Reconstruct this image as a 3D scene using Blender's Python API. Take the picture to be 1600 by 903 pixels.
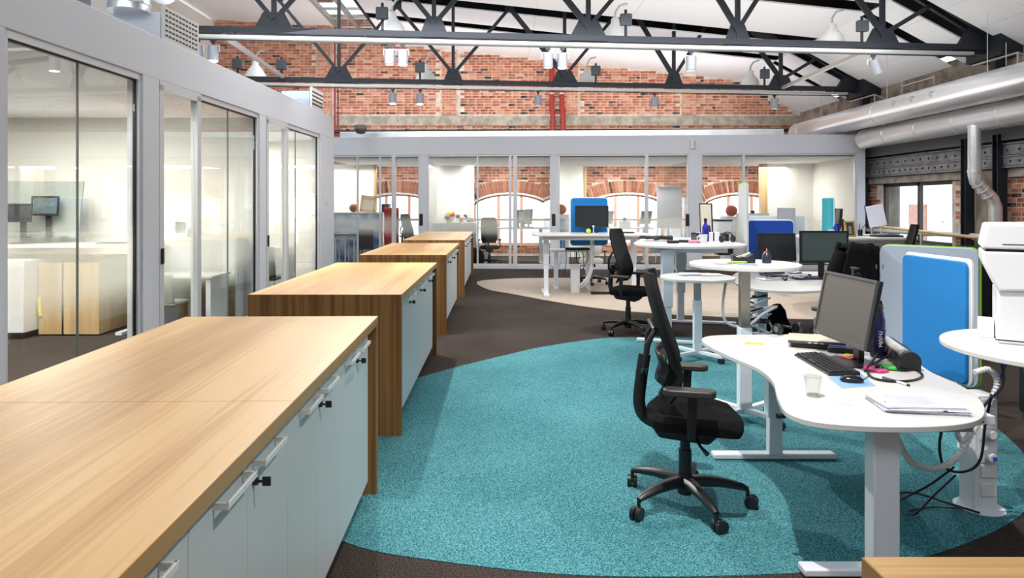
import bpy, bmesh, math, random
from mathutils import Matrix, Vector
random.seed(7)
S = bpy.context.scene
for o in list(bpy.data.objects): bpy.data.objects.remove(o)
PI = math.pi
# ---------------- camera (image frame 1600x903; depth axis vanishes at VX,VY) ----------------
F, VX, VY, H = 1050.0, 785.0, 318.0, 1.64
cam = bpy.data.cameras.new('camera'); co = bpy.data.objects.new('camera', cam)
S.collection.objects.link(co); S.camera = co
co.location = (0, 0, H); co.rotation_euler = (PI/2, 0, 0)
cam.sensor_width = 36; cam.lens = 36*F/1600
cam.shift_x = (800-VX)/1600; cam.shift_y = -(451.5-VY)/1600
cam.clip_start = .05; cam.clip_end = 200
# ---------------- world, lights, exposure ----------------
w = bpy.data.worlds.new('sky'); S.world = w; w.use_nodes = True
w.node_tree.nodes['Background'].inputs[0].default_value = (.86, .93, 1.0, 1)
w.node_tree.nodes['Background'].inputs[1].default_value = 2.6
S.view_settings.view_transform = 'Standard'; S.view_settings.look = 'None'
S.view_settings.gamma = 1; S.view_settings.use_curve_mapping = False
S.view_settings.exposure = 0.25
def area(name, loc, size, power, color=(1, 1, 1), rot=(0, 0, 0)):
    l = bpy.data.lights.new(name, 'AREA'); l.shape = 'RECTANGLE'; l.size, l.size_y = size; l.energy = power; l.color = color
    o = bpy.data.objects.new(name, l); S.collection.objects.link(o); o.location = loc; o.rotation_euler = rot; return o
def spot(name, loc, target, power, cone=70, radius=.04, blend=.6, color=(1, .95, .88)):
    l = bpy.data.lights.new(name, 'SPOT'); l.energy = power; l.spot_size = math.radians(cone); l.spot_blend = blend
    l.shadow_soft_size = radius; l.color = color
    o = bpy.data.objects.new(name, l); S.collection.objects.link(o); o.location = loc
    o.rotation_euler = (Vector(target)-Vector(loc)).to_track_quat('-Z', 'Y').to_euler(); return o
area('overhead_fill', (1.0, 2.0, 5.6), (8, 4), 16, (.95, .98, 1))  # added soft fill over the hall; no skylight opens above these lights
area('overhead_fill', (0.5, 8.5, 5.4), (11, 3), 105, (.95, .98, 1))
area('overhead_fill', (0.5, 9.3, 5.0), (11, 1.2), 140, (.95, .98, 1))
area('ridge_skylight_glow', (-4.5, 14, 6.9), (1.2, 7), 120, (.9, .96, 1))
area('roof_bounce', (1.5, 14.0, 3.48), (13, 7), 210, (1, .99, .97), (PI, 0, 0))
area('facade_wash', (1.5, 11.0, 4.3), (12, 1), 115, (.93, .96, 1), (math.radians(55), 0, 0))
area('gable_wash', (0, 18.0, 3.9), (14, .6), 170, (1, .97, .93), (math.radians(115), 0, 0))
for x, p in ((-4.6, 60), (-.9, 62), (3.2, 105), (7.0, 85)):
    area('office_interior_fill', (x, 18.9, 2.68), (2.2, 1.6), p, (1, .98, .95))  # unseen area light brightening the far offices; no ceiling fitting stands there
for x, p in ((-3.3, 16), (.24, 22), (3.9, 22), (6.6, 16)):
    area('brick_fill', (x, 20.0, 2.66), (2.6, .25), p, (1, .97, .94), (math.radians(38), 0, 0))  # added strip lights aimed at the brick behind the glass, not real fittings
area('left_office_interior_fill', (-5.4, 6.5, 2.78), (2.2, 3.5), 290, (1, .96, .90))  # unseen area lights that lift the left office interiors, without fittings
area('left_office_interior_fill', (-5.2, 11.3, 2.78), (2.2, 2.2), 190, (1, .96, .90))
spot('track_and_fill_beam', (-1.5, 8.1, 4.35), (-.2, 5.2, 0), 640, 95)
spot('track_and_fill_beam', (-.4, 6.4, 4.4), (-1.2, 8.6, .8), 110, 70)  # spot added to brighten the near end of the third island
spot('track_and_fill_beam', (.55, 2.4, 4.5), (1.55, 3.6, 0), 640, 70)
spot('track_and_fill_beam', (1.9, 1.5, 4.4), (-.75, 2.2, .5), 300, 44)  # extra spot added for the doors of the nearest island
spot('track_and_fill_beam', (2.4, .4, 4.4), (1.2, 1.0, .9), 210, 46)  # weak spot added to light the lower right worktop
spot('track_and_fill_beam', (1.0, 4.4, 4.4), (3.3, 5.2, .8), 230, 56)  # added spot, lifts the divider panel and blue screen
spot('track_and_fill_beam', (2.2, 8.2, 4.35), (2.0, 11, 0), 300, 90)
spot('track_and_fill_beam', (3.6, 6.0, 4.5), (3.2, 6.8, 0), 260, 100)
spot('track_and_fill_beam', (5.4, 12.0, 4.3), (4.6, 10.8, 0.8), 260, 90)
# ---------------- materials ----------------
MATS = {}
def nodes(m): return m.node_tree.nodes, m.node_tree.links
def mat(name, col, rough=.5, metal=0., noise=0, nscale=20., bump=0., emit=0., spec=.5, coat=0., stretch=(1, 1, 1), col2=None):
    if name in MATS: return MATS[name]
    m = bpy.data.materials.new(name); m.use_nodes = True; n, l = nodes(m); b = n['Principled BSDF']
    b.inputs['Base Color'].default_value = (*col, 1); b.inputs['Roughness'].default_value = rough
    b.inputs['Metallic'].default_value = metal; b.inputs['Specular IOR Level'].default_value = spec
    if coat: b.inputs['Coat Weight'].default_value = coat
    tc = n.new('ShaderNodeTexCoord'); mp = n.new('ShaderNodeMapping'); l.new(tc.outputs['Object'], mp.inputs[0])
    mp.inputs['Scale'].default_value = stretch
    tx = n.new('ShaderNodeTexNoise'); tx.inputs['Scale'].default_value = nscale; tx.inputs['Detail'].default_value = 3
    l.new(mp.outputs[0], tx.inputs[0])
    if noise or col2:
        mx = n.new('ShaderNodeMix'); mx.data_type = 'RGBA'
        c2 = col2 or tuple(c*(1-noise) for c in col)
        mx.inputs[6].default_value = (*col, 1); mx.inputs[7].default_value = (*c2, 1)
        r = n.new('ShaderNodeValToRGB'); r.color_ramp.elements[0].position = .38; r.color_ramp.elements[1].position = .62
        l.new(tx.outputs['Fac'], r.inputs[0]); l.new(r.outputs[0], mx.inputs[0]); l.new(mx.outputs[2], b.inputs['Base Color'])
    if bump:
        bp = n.new('ShaderNodeBump'); bp.inputs['Strength'].default_value = bump; bp.inputs['Distance'].default_value = .01
        l.new(tx.outputs['Fac'], bp.inputs['Height']); l.new(bp.outputs[0], b.inputs['Normal'])
    if emit:
        b.inputs['Emission Color'].default_value = (*col, 1); b.inputs['Emission Strength'].default_value = emit
    MATS[name] = m; return m
def wood(name, axis, c1, c2, c3, rough=.38, grain=70, band=3.2):
    m = bpy.data.materials.new(name); m.use_nodes = True; n, l = nodes(m); b = n['Principled BSDF']
    tc = n.new('ShaderNodeTexCoord')
    def nz(sc_a, sc_c, detail, dist=0):
        mp = n.new('ShaderNodeMapping'); s = [sc_c]*3; s['XYZ'.index(axis)] = sc_a
        mp.inputs['Scale'].default_value = s; l.new(tc.outputs['Object'], mp.inputs[0])
        t = n.new('ShaderNodeTexNoise'); t.inputs['Scale'].default_value = 1; t.inputs['Detail'].default_value = detail
        t.inputs['Distortion'].default_value = dist; l.new(mp.outputs[0], t.inputs[0]); return t
    fine = nz(1.6, grain, 4, .15); mid = nz(.45, grain*.16, 2, .5); broad = nz(.25, band, 1)
    a = n.new('ShaderNodeMath'); a.operation = 'MULTIPLY_ADD'; l.new(mid.outputs[0], a.inputs[0]); a.inputs[1].default_value = .45
    l.new(broad.outputs[0], a.inputs[2])
    a2 = n.new('ShaderNodeMath'); a2.operation = 'MULTIPLY_ADD'; l.new(fine.outputs[0], a2.inputs[0]); a2.inputs[1].default_value = .42
    l.new(a.outputs[0], a2.inputs[2])
    r = n.new('ShaderNodeValToRGB'); e = r.color_ramp.elements
    e[0].position = .70; e[0].color = (*c1, 1); e[1].position = 1.12 if False else 1.0; e[1].color = (*c3, 1)
    k = e.new(.90); k.color = (*c2, 1)
    l.new(a2.outputs[0], r.inputs[0]); l.new(r.outputs[0], b.inputs['Base Color'])
    b.inputs['Roughness'].default_value = rough
    bp = n.new('ShaderNodeBump'); bp.inputs['Strength'].default_value = .08; bp.inputs['Distance'].default_value = .004
    l.new(fine.outputs[0], bp.inputs['Height']); l.new(bp.outputs[0], b.inputs['Normal'])
    MATS[name] = m; return m
OAK = ((.43, .215, .055), (.56, .31, .10), (.65, .395, .155))
oak_y = wood('oak_grain_along', 'Y', *OAK); oak_x = wood('oak_grain_across', 'X', *OAK)
oak_z = wood('oak_upright_shaded', 'Z', (.13, .058, .016), (.20, .093, .027), (.26, .13, .042), .42, 140, 26)  # upright-grain oak, darkened to carry the shade on the cabinet ends
oak_e = wood('oak_edge_band', 'Y', (.28, .14, .035), (.38, .21, .06), (.44, .26, .09), .4)
beech = wood('beech_board', 'Z', (.42, .28, .13), (.50, .34, .17), (.56, .40, .21), .5, 60, 4)
def carpet(name, c1, c2, c3):
    m = bpy.data.materials.new(name); m.use_nodes = True; n, l = nodes(m); b = n['Principled BSDF']
    tc = n.new('ShaderNodeTexCoord')
    t = n.new('ShaderNodeTexNoise'); t.inputs['Scale'].default_value = 165; t.inputs['Detail'].default_value = 2
    t2 = n.new('ShaderNodeTexNoise'); t2.inputs['Scale'].default_value = 1.1; t2.inputs['Detail'].default_value = 3
    l.new(tc.outputs['Object'], t.inputs[0]); l.new(tc.outputs['Object'], t2.inputs[0])
    a = n.new('ShaderNodeMath'); a.operation = 'MULTIPLY_ADD'; l.new(t2.outputs[0], a.inputs[0]); a.inputs[1].default_value = .16
    l.new(t.outputs[0], a.inputs[2])
    r = n.new('ShaderNodeValToRGB'); e = r.color_ramp.elements
    e[0].position = .47; e[0].color = (*c1, 1); e[1].position = .70; e[1].color = (*c3, 1); k = e.new(.58); k.color = (*c2, 1)
    l.new(a.outputs[0], r.inputs[0]); l.new(r.outputs[0], b.inputs['Base Color'])
    b.inputs['Roughness'].default_value = .95; b.inputs['Specular IOR Level'].default_value = .15
    bp = n.new('ShaderNodeBump'); bp.inputs['Strength'].default_value = .5; bp.inputs['Distance'].default_value = .004
    l.new(t.outputs[0], bp.inputs['Height']); l.new(bp.outputs[0], b.inputs['Normal'])
    MATS[name] = m; return m
carpet_teal = carpet('teal_carpet', (.012, .085, .11), (.05, .20, .235), (.13, .34, .37))
carpet_dark = carpet('dark_brown_carpet', (.011, .008, .007), (.036, .027, .023), (.088, .068, .058))
carpet_beige = carpet('beige_carpet', (.36, .29, .235), (.47, .39, .32), (.56, .48, .40))
def glassmat(name, tint, refl=2.0, mixgloss=1.0):
    m = bpy.data.materials.new(name); m.use_nodes = True; n, l = nodes(m); n.remove(n['Principled BSDF'])
    o = n['Material Output']; tr = n.new('ShaderNodeBsdfTransparent'); tr.inputs[0].default_value = (*tint, 1)
    g = n.new('ShaderNodeBsdfGlossy'); g.inputs['Roughness'].default_value = .0; mx = n.new('ShaderNodeMixShader')
    lw = n.new('ShaderNodeLayerWeight'); lw.inputs[0].default_value = .5
    pw = n.new('ShaderNodeMath'); pw.operation = 'POWER'; l.new(lw.outputs['Facing'], pw.inputs[0]); pw.inputs[1].default_value = 4.0
    ml = n.new('ShaderNodeMath'); ml.operation = 'MULTIPLY_ADD'; ml.inputs[1].default_value = .9; ml.inputs[2].default_value = .035*refl; ml.use_clamp = True
    l.new(pw.outputs[0], ml.inputs[0]); l.new(ml.outputs[0], mx.inputs[0]); l.new(tr.outputs[0], mx.inputs[1]); l.new(g.outputs[0], mx.inputs[2])
    l.new(mx.outputs[0], o.inputs[0]); MATS[name] = m; return m
glass = glassmat('clear_pane_glass', (.93, .95, .93), 1.9)
glass_far = glassmat('office_front_glass', (.95, .96, .95), 1.4)
glass_win = glassmat('outer_window_glass', (.9, .94, .96), 1.2)
def filmmat(name, z0, z1, z2, z3, amount):
    """frosted film printed on the panes: dots that fade out above and below"""
    m = bpy.data.materials.new(name); m.use_nodes = True; n, l = nodes(m); n.remove(n['Principled BSDF'])
    o = n['Material Output']; tr = n.new('ShaderNodeBsdfTransparent'); d = n.new('ShaderNodeBsdfDiffuse'); tl = n.new('ShaderNodeBsdfTranslucent')
    d.inputs[0].default_value = (.86, .83, .76, 1); tl.inputs[0].default_value = (.9, .88, .82, 1)
    ad = n.new('ShaderNodeMixShader'); ad.inputs[0].default_value = .5; l.new(d.outputs[0], ad.inputs[1]); l.new(tl.outputs[0], ad.inputs[2])
    tc = n.new('ShaderNodeTexCoord'); sp = n.new('ShaderNodeSeparateXYZ'); l.new(tc.outputs['Object'], sp.inputs[0])
    r = n.new('ShaderNodeValToRGB'); e = r.color_ramp.elements; r.color_ramp.interpolation = 'EASE'
    mr = n.new('ShaderNodeMapRange'); mr.inputs[1].default_value = 0; mr.inputs[2].default_value = 3; l.new(sp.outputs[2], mr.inputs[0])
    l.new(mr.outputs[0], r.inputs[0])
    e[0].position = z0/3; e[0].color = (0, 0, 0, 1); e[1].position = z3/3; e[1].color = (0, 0, 0, 1)
    for z in (z1, z2):
        k = e.new(z/3); k.color = (amount, amount, amount, 1)
    mx = n.new('ShaderNodeMixShader'); l.new(r.outputs[0], mx.inputs[0]); l.new(tr.outputs[0], mx.inputs[1]); l.new(ad.outputs[0], mx.inputs[2])
    l.new(mx.outputs[0], o.inputs[0]); MATS[name] = m; return m
film_left = filmmat('frosted_film', .62, .95, 1.2, 1.55, .58)
film_far = filmmat('frosted_film_far', .75, 1.0, 1.15, 1.4, .5)
def brickmat(name, attr):
    m = bpy.data.materials.new(name); m.use_nodes = True; n, l = nodes(m); b = n['Principled BSDF']
    r = n.new('ShaderNodeValToRGB'); e = r.color_ramp.elements; r.color_ramp.interpolation = 'LINEAR'
    e[0].position = 0; e[0].color = (.035, .022, .02, 1); e[1].position = 1; e[1].color = (.62, .34, .25, 1)
    for p, c in ((.05, (.05, .03, .027, 1)), (.07, (.27, .075, .042, 1)), (.4, (.43, .13, .065, 1)), (.8, (.52, .2, .11, 1))):
        k = e.new(p); k.color = c
    if attr:
        a = n.new('ShaderNodeVertexColor'); a.layer_name = 'tone'; l.new(a.outputs[0], r.inputs[0])
    else:
        a = n.new('ShaderNodeObjectInfo'); l.new(a.outputs['Random'], r.inputs[0])
    tc = n.new('ShaderNodeTexCoord'); t = n.new('ShaderNodeTexNoise'); t.inputs['Scale'].default_value = 14; t.inputs['Detail'].default_value = 4
    l.new(tc.outputs['Object'], t.inputs[0])
    mx = n.new('ShaderNodeMix'); mx.data_type = 'RGBA'; mx.blend_type = 'MIX'; mx.inputs[7].default_value = (.62, .47, .38, 1)
    rr = n.new('ShaderNodeMapRange'); rr.inputs[1].default_value = .52; rr.inputs[2].default_value = .75; rr.inputs[4].default_value = .55
    l.new(t.outputs[0], rr.inputs[0]); l.new(rr.outputs[0], mx.inputs[0]); l.new(r.outputs[0], mx.inputs[6]); l.new(mx.outputs[2], b.inputs['Base Color'])
    b.inputs['Roughness'].default_value = .9; MATS[name] = m; return m
brick_s = brickmat('red_brick', False); brick_m = brickmat('red_brick_run', True)
M = lambda *a, **k: mat(*a, **k)
mortar = M('lime_mortar', (.80, .69, .59), .95, noise=.3, nscale=6)
white_wall = M('cream_wall_paint', (.84, .82, .77), .8)
fascia_m = M('white_fascia_paint', (.69, .705, .76), .45)
frame_m = M('anodised_frame', (.68, .69, .71), .4, .2)
ceil_m = M('white_acoustic_board', (.88, .88, .89), .9)
dark_roof = M('dark_roof_void', (.022, .023, .026), .9)
steel = M('dark_painted_steel', (.017, .021, .029), .5, .2)
steel_pale = M('pale_galvanised_steel', (.55, .55, .53), .45, .6)
galv = M('galvanised_duct', (.86, .87, .89), .3, .6, noise=.12, nscale=3, stretch=(1, .15, 1))
concrete = M('weathered_concrete', (.45, .40, .33), .9, noise=.35, nscale=5, bump=.2)
concrete_d = M('stained_concrete', (.36, .30, .24), .9, noise=.5, nscale=3, bump=.2)
girder_m = M('grey_painted_girder', (.34, .345, .36), .55, .4, noise=.35, nscale=8)
wh = M('white_laminate', (.74, .74, .77), .35)
wh_desk = M('white_desk_top', (.67, .66, .65), .3)
leg_w = M('white_powder_coat', (.74, .77, .83), .35)
chrome = M('brushed_chrome', (.62, .58, .50), .28, .9)
blk = M('black_plastic', (.010, .010, .012), .38)
blk_soft = M('black_fabric', (.006, .006, .007), .95, spec=.15, noise=.5, nscale=300, bump=.15)
blk_mesh = M('black_mesh_weave', (.012, .012, .014), .8, spec=.25, noise=.4, nscale=260, bump=.3)
screen_m = M('switched_off_screen', (.085, .08, .072), .3, spec=.6)
screen_d = M('dark_screen', (.018, .02, .026), .25)
screen_g = M('grey_green_screen', (.06, .085, .085), .3)
bezel = M('grey_bezel', (.07, .07, .075), .4)
door_w = M('pale_cabinet_laminate', (.56, .62, .64), .4)
plinth_m = M('dark_plinth', (.01, .01, .01), .6)
handle_m = M('white_metal_handle', (.82, .82, .82), .35, .2)
blue_f = M('bright_blue_felt', (.005, .18, .50), .9, noise=.12, nscale=200)
cobalt = M('cobalt_felt', (.005, .06, .36), .9)
teal_f = M('teal_felt', (.03, .38, .46), .9)
grey_f = M('pale_blue_grey_felt', (.50, .56, .66), .9)
lime = M('lime_green_edge', (.30, .62, .05), .6)
paper = M('white_paper', (.76, .76, .86), .7)
yellow = M('yellow_paper', (.85, .78, .03), .7)
pinkm = M('pink_paper', (.85, .05, .25), .6)
greenm = M('bright_green_plastic', (.06, .6, .06), .5)
orange_f = M('salmon_window_frame', (.80, .42, .29), .6)
red_pipe_m = M('red_pipe_paint', (.30, .022, .014), .5)
bulb_m = M('lit_bulb', (1, .9, .7), .5, emit=14)
# ---------------- mesh builder ----------------
def frame(A, B, z=0):
    """local frame: u along A->B, v to the left of it, origin A"""
    A = Vector((A[0], A[1], z)); d = Vector((B[0]-A.x, B[1]-A.y, 0)); L = d.length; d.normalize()
    return Matrix(((d.x, -d.y, 0, A.x), (d.y, d.x, 0, A.y), (0, 0, 1, A.z), (0, 0, 0, 1))), L
class MB:
    def __init__(s, xf=None): s.v = []; s.f = []; s.m = []; s.xf = xf; s.mi = 0; s.tone = []
    def add(s, vs, fs):
        k = len(s.v)
        s.v += [tuple(s.xf @ Vector(p)) if s.xf else tuple(p) for p in vs]
        s.f += [tuple(i+k for i in f) for f in fs]; s.m += [s.mi]*len(fs)
    def box(s, c, d, rz=0, rx=0, ry=0):
        R = Matrix.Rotation(rz, 3, 'Z') @ Matrix.Rotation(ry, 3, 'Y') @ Matrix.Rotation(rx, 3, 'X'); c = Vector(c)
        vs = [c + R @ Vector((x*d[0]/2, y*d[1]/2, z*d[2]/2)) for x in (-1, 1) for y in (-1, 1) for z in (-1, 1)]
        s.add(vs, [(0, 1, 3, 2), (4, 6, 7, 5), (0, 4, 5, 1), (2, 3, 7, 6), (0, 2, 6, 4), (1, 5, 7, 3)]); return s
    def b2(s, x0, x1, y0, y1, z0, z1): return s.box(((x0+x1)/2, (y0+y1)/2, (z0+z1)/2), (abs(x1-x0), abs(y1-y0), abs(z1-z0)))
    def cyl(s, p, q, r, r2=None, n=16, caps=True):
        return s.tube([p, q], [r, r if r2 is None else r2], n, caps)
    def tube(s, pts, r, n=8, caps=True, flat=1.0):
        pts = [Vector(p) for p in pts]; k = len(pts)
        if not hasattr(r, '__len__'): r = [r]*k
        vs = []; up = None
        for i, p in enumerate(pts):
            t = (pts[min(i+1, k-1)] - pts[max(i-1, 0)])
            t = t.normalized() if t.length > 1e-9 else Vector((0, 0, 1))
            if up is None: up = Vector((0, 0, 1)) if abs(t.z) < .9 else Vector((0, 1, 0))
            x = t.cross(up)
            if x.length < 1e-4: x = t.orthogonal()
            x.normalize(); y = x.cross(t).normalized(); up = y
            for j in range(n):
                a = 2*PI*j/n + PI/n; vs.append(p + x*math.cos(a)*r[i] + y*math.sin(a)*r[i]*flat)
        fs = [(i*n+j, i*n+(j+1) % n, (i+1)*n+(j+1) % n, (i+1)*n+j) for i in range(k-1) for j in range(n)]
        if caps: fs += [tuple(range(n-1, -1, -1)), tuple((k-1)*n+j for j in range(n))]
        s.add(vs, fs); return s
    def lathe(s, prof, n=24, c=(0, 0, 0)):
        vs = [(c[0]+r*math.cos(2*PI*j/n), c[1]+r*math.sin(2*PI*j/n), c[2]+z) for r, z in prof for j in range(n)]
        k = len(prof)
        fs = [(i*n+j, i*n+(j+1) % n, (i+1)*n+(j+1) % n, (i+1)*n+j) for i in range(k-1) for j in range(n)]
        if prof[0][0] > 1e-5: fs.append(tuple(range(n-1, -1, -1)))
        if prof[-1][0] > 1e-5: fs.append(tuple((k-1)*n+j for j in range(n)))
        s.add(vs, fs); return s
    def prism(s, poly, z0, z1, axis='Z'):
        n = len(poly)
        g = {'Z': lambda a, b, c: (a, b, c), 'Y': lambda a, b, c: (a, c, b), 'X': lambda a, b, c: (c, a, b)}[axis]
        vs = [g(a, b, z0) for a, b in poly] + [g(a, b, z1) for a, b in poly]
        s.add(vs, [tuple(range(n-1, -1, -1)), tuple(range(n, 2*n))] + [(i, (i+1) % n, n+(i+1) % n, n+i) for i in range(n)]); return s
    def sheet(s, grid):
        """grid of points rows x cols"""
        R, C = len(grid), len(grid[0])
        s.add([p for row in grid for p in row], [(i*C+j, i*C+j+1, (i+1)*C+j+1, (i+1)*C+j) for i in range(R-1) for j in range(C-1)]); return s
    def ball(s, c, r, n=16, sc=(1, 1, 1)):
        vs = []; fs = []; m = n//2
        for i in range(m+1):
            for j in range(n):
                a = PI*i/m; b = 2*PI*j/n
                vs.append((c[0]+r*sc[0]*math.sin(a)*math.cos(b), c[1]+r*sc[1]*math.sin(a)*math.sin(b), c[2]+r*sc[2]*math.cos(a)))
        fs = [(i*n+j, (i+1)*n+j, (i+1)*n+(j+1) % n, i*n+(j+1) % n) for i in range(m) for j in range(n)]
        s.add(vs, fs); return s
    def build(s, name, m, parent=None, bevel=0, smooth=False, solid=0, sub=0, loc=None, seg=2):
        me = bpy.data.meshes.new(name); me.from_pydata(s.v, [], s.f)
        ms = m if isinstance(m, (list, tuple)) else [m]
        for q in ms: me.materials.append(q)
        if len(ms) > 1: me.polygons.foreach_set('material_index', s.m)
        me.validate(); bm = bmesh.new(); bm.from_mesh(me)
        bmesh.ops.remove_doubles(bm, verts=bm.verts, dist=1e-6)
        bmesh.ops.recalc_face_normals(bm, faces=bm.faces); bm.to_mesh(me); bm.free()
        o = bpy.data.objects.new(name, me); S.collection.objects.link(o); o.parent = parent
        if loc: o.location = loc
        if solid:
            q = o.modifiers.new('solid', 'SOLIDIFY'); q.thickness = solid; q.offset = 0
        if bevel:
            q = o.modifiers.new('bevel', 'BEVEL'); q.width = bevel; q.segments = seg; q.limit_method = 'ANGLE'; q.angle_limit = math.radians(35)
        if sub:
            q = o.modifiers.new('sub', 'SUBSURF'); q.levels = q.render_levels = sub
        if smooth or bevel or sub:
            me.polygons.foreach_set('use_smooth', [True]*len(me.polygons))
            if not sub: me.set_sharp_from_angle(angle=math.radians(40))
        return o
def tag(o, label=None, cat=None, group=None, kind=None):
    if label: o['label'] = label
    if cat: o['category'] = cat
    if group: o['group'] = group
    if kind: o['kind'] = kind
    return o
def thing(name, label, cat, loc=(0, 0, 0), rz=0, group=None):
    o = bpy.data.objects.new(name, None); S.collection.objects.link(o); o.empty_display_size = .1
    o.location = loc; o.rotation_euler = (0, 0, rz); return tag(o, label, cat, group)
def struct(o, label=None): return tag(o, label, None, None, 'structure')
def sgroup(name, label=None):
    o = bpy.data.objects.new(name, None); S.collection.objects.link(o); return struct(o, label)
def kids(o): return [c for c in bpy.data.objects if c.parent == o]
def dup(root, loc, rz=0, label=None, group=None):
    def cp(o, par):
        c = o.copy(); S.collection.objects.link(c); c.parent = par
        for ch in kids_of.get(o.name, []): cp(ch, c)
        return c
    kids_of = {}
    for c in bpy.data.objects:
        if c.parent: kids_of.setdefault(c.parent.name, []).append(c)
    r = cp(root, None); r.location = loc; r.rotation_euler = (0, 0, rz)
    if label: r['label'] = label
    if group: r['group'] = group
    return r
def P(px, py, Y): return ((px-VX)*Y/F, Y, H-(py-VY)*Y/F)
def G(px, py, z=0):
    Y = (H-z)*F/(py-VY); return ((px-VX)*Y/F, Y)
def smoothloop(pts, n=6):
    out = []; k = len(pts)
    for i in range(k):
        a, b, c, d = (Vector(pts[(i+j-1) % k]) for j in range(4))
        for s in range(n):
            t = s/n; out.append(tuple(.5*((2*b)+(c-a)*t+(2*a-5*b+4*c-d)*t*t+(3*b-a-3*c+d)*t**3)))
    return out
def smoothline(pts, n=6):
    out = []; k = len(pts); V = [Vector(p) for p in pts]
    for i in range(k-1):
        a, b, c, d = V[max(i-1, 0)], V[i], V[i+1], V[min(i+2, k-1)]
        for s in range(n):
            t = s/n; out.append(tuple(.5*((2*b)+(c-a)*t+(2*a-5*b+4*c-d)*t*t+(3*b-a-3*c+d)*t**3)))
    out.append(tuple(V[-1])); return out
def rrect(w_, h_, r, n=5, c=(0, 0)):
    out = []
    for cx, cy, a0 in ((w_/2-r, h_/2-r, 0), (-w_/2+r, h_/2-r, PI/2), (-w_/2+r, -h_/2+r, PI), (w_/2-r, -h_/2+r, 1.5*PI)):
        for i in range(n+1):
            a = a0+PI/2*i/n; out.append((c[0]+cx+r*math.cos(a), c[1]+cy+r*math.sin(a)))
    return out
# ================= LARGE STRUCTURE =================
fl = struct(MB().b2(-9, 11, -2, 21.2, -.1, 0).build('floor', carpet_dark))
teal = smoothloop([(-.76, 3.25), (-.25, 3.07), (.46, 2.953), (1.4, 2.99), (2.04, 3.15), (2.76, 3.56), (3.25, 4.1), (3.6, 4.9), (3.75, 5.9),
                   (3.5, 6.9), (3.0, 7.75), (2.26, 8.2), (1.48, 8.22), (1.08, 8.1), (.476, 7.69), (.1, 7.33), (-.63, 6.52), (-1.15, 5.7), (-1.3, 4.6), (-1.15, 3.7)], 6)
struct(MB().prism(teal, -.002, .004).build('teal_carpet_inset', carpet_teal), 'teal curved carpet inset in the dark floor')
beige = smoothloop([(-.52, 14.1), (-.3, 12.9), (.17, 12.2), (1.19, 10.83), (2.07, 10.13), (3.36, 9.67), (5.2, 9.5), (7.0, 10.2), (7.8, 12), (7, 14), (5.2, 14.75),
                    (3.2, 14.85), (1.06, 14.8), (.1, 14.65)], 6)
struct(MB().prism(beige, -.002, .004).build('beige_carpet_inset', carpet_beige), 'pale beige curved carpet inset in the dark floor')
# ---- brick laying ----
def lay(wall, x0, x1, z0, z1, place, inside, maxparts, colw=.25, rowh=.085, order=None, depth=.007):
    """place(u,z)->matrix; bricks that pass inside(u,z) are parts (first maxparts), the rest one joined run"""
    spots = []
    nr = int((z1-z0)/rowh)
    for r in range(nr):
        z = z0+(r+.5)*rowh; off = (r % 2)*colw/2; u = x0-colw+off
        while u < x1:
            k = colw if random.random() > .12 else colw/2
            c = u+k/2
            if inside(c, z) and inside(c-k*.45, z) and inside(c+k*.45, z): spots.append((c, z, k))
            u += k
    if order: spots.sort(key=order)
    meshes = {}
    for i, (c, z, k) in enumerate(spots[:maxparts]):
        key = (round(k, 3), i % 3)
        if key not in meshes:
            o = MB().box((0, 0, 0), (k-.016-.004*(i % 3), .05, rowh-.016)).build('brick', brick_s, wall); meshes[key] = o.data
        else:
            o = bpy.data.objects.new('brick', meshes[key]); S.collection.objects.link(o); o.parent = wall
        o.matrix_local = place(c, z) @ Matrix.Translation((0, random.uniform(-.004, .004)-.025+depth, 0)) @ Matrix.Rotation(random.uniform(-.008, .008), 4, 'Y')
    rest = spots[maxparts:]
    if rest:
        mb = MB(); tones = []
        for c, z, k in rest:
            m_ = place(c, z); h_ = depth+random.uniform(-.004, .004); a = (k-.018)/2; b = (rowh-.016)/2; t = random.random()
            vs = [m_ @ Vector(p) for p in ((-a, -.01, -b), (a, -.01, -b), (a, -.01, b), (-a, -.01, b), (-a, h_, -b), (a, h_, -b), (a, h_, b), (-a, h_, b))]
            mb.add(vs, [(4, 5, 6, 7), (0, 1, 5, 4), (1, 2, 6, 5), (2, 3, 7, 6), (3, 0, 4, 7)]); tones += [t]*8
        o = mb.build('brick_run', brick_m, wall); at = o.data.color_attributes.new('tone', 'FLOAT_COLOR', 'POINT')
        vals = []
        for t in tones[:len(o.data.vertices)]: vals += [t, t, t, 1]
        vals += [.5, .5, .5, 1]*(len(o.data.vertices)-len(vals)//4)
        at.data.foreach_set('color', vals); o['kind'] = 'stuff'
        return o
# ---- back brick wall with four arched windows ----
YB = 21.0
arches = [(-3.28, 1), (.24, 2), (3.9, 3), (7.45, 4)]
AW, AZ0, AZS, AZT = 1.12, .35, 1.62, 1.93
def archz(dx): return AZS+(AZT-AZS)*math.sqrt(max(0, 1-(dx/AW)**2))**1.3
wb = sgroup('wall_back', 'red brick gable wall with arched windows and pilasters')
def roofz(x):
    if x > 7.4: return 5.5-(x-7.4)*.55
    if x > -3.6: return 5.5+.105*(7.4-x)
    return 7.5
mb = MB()
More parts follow.
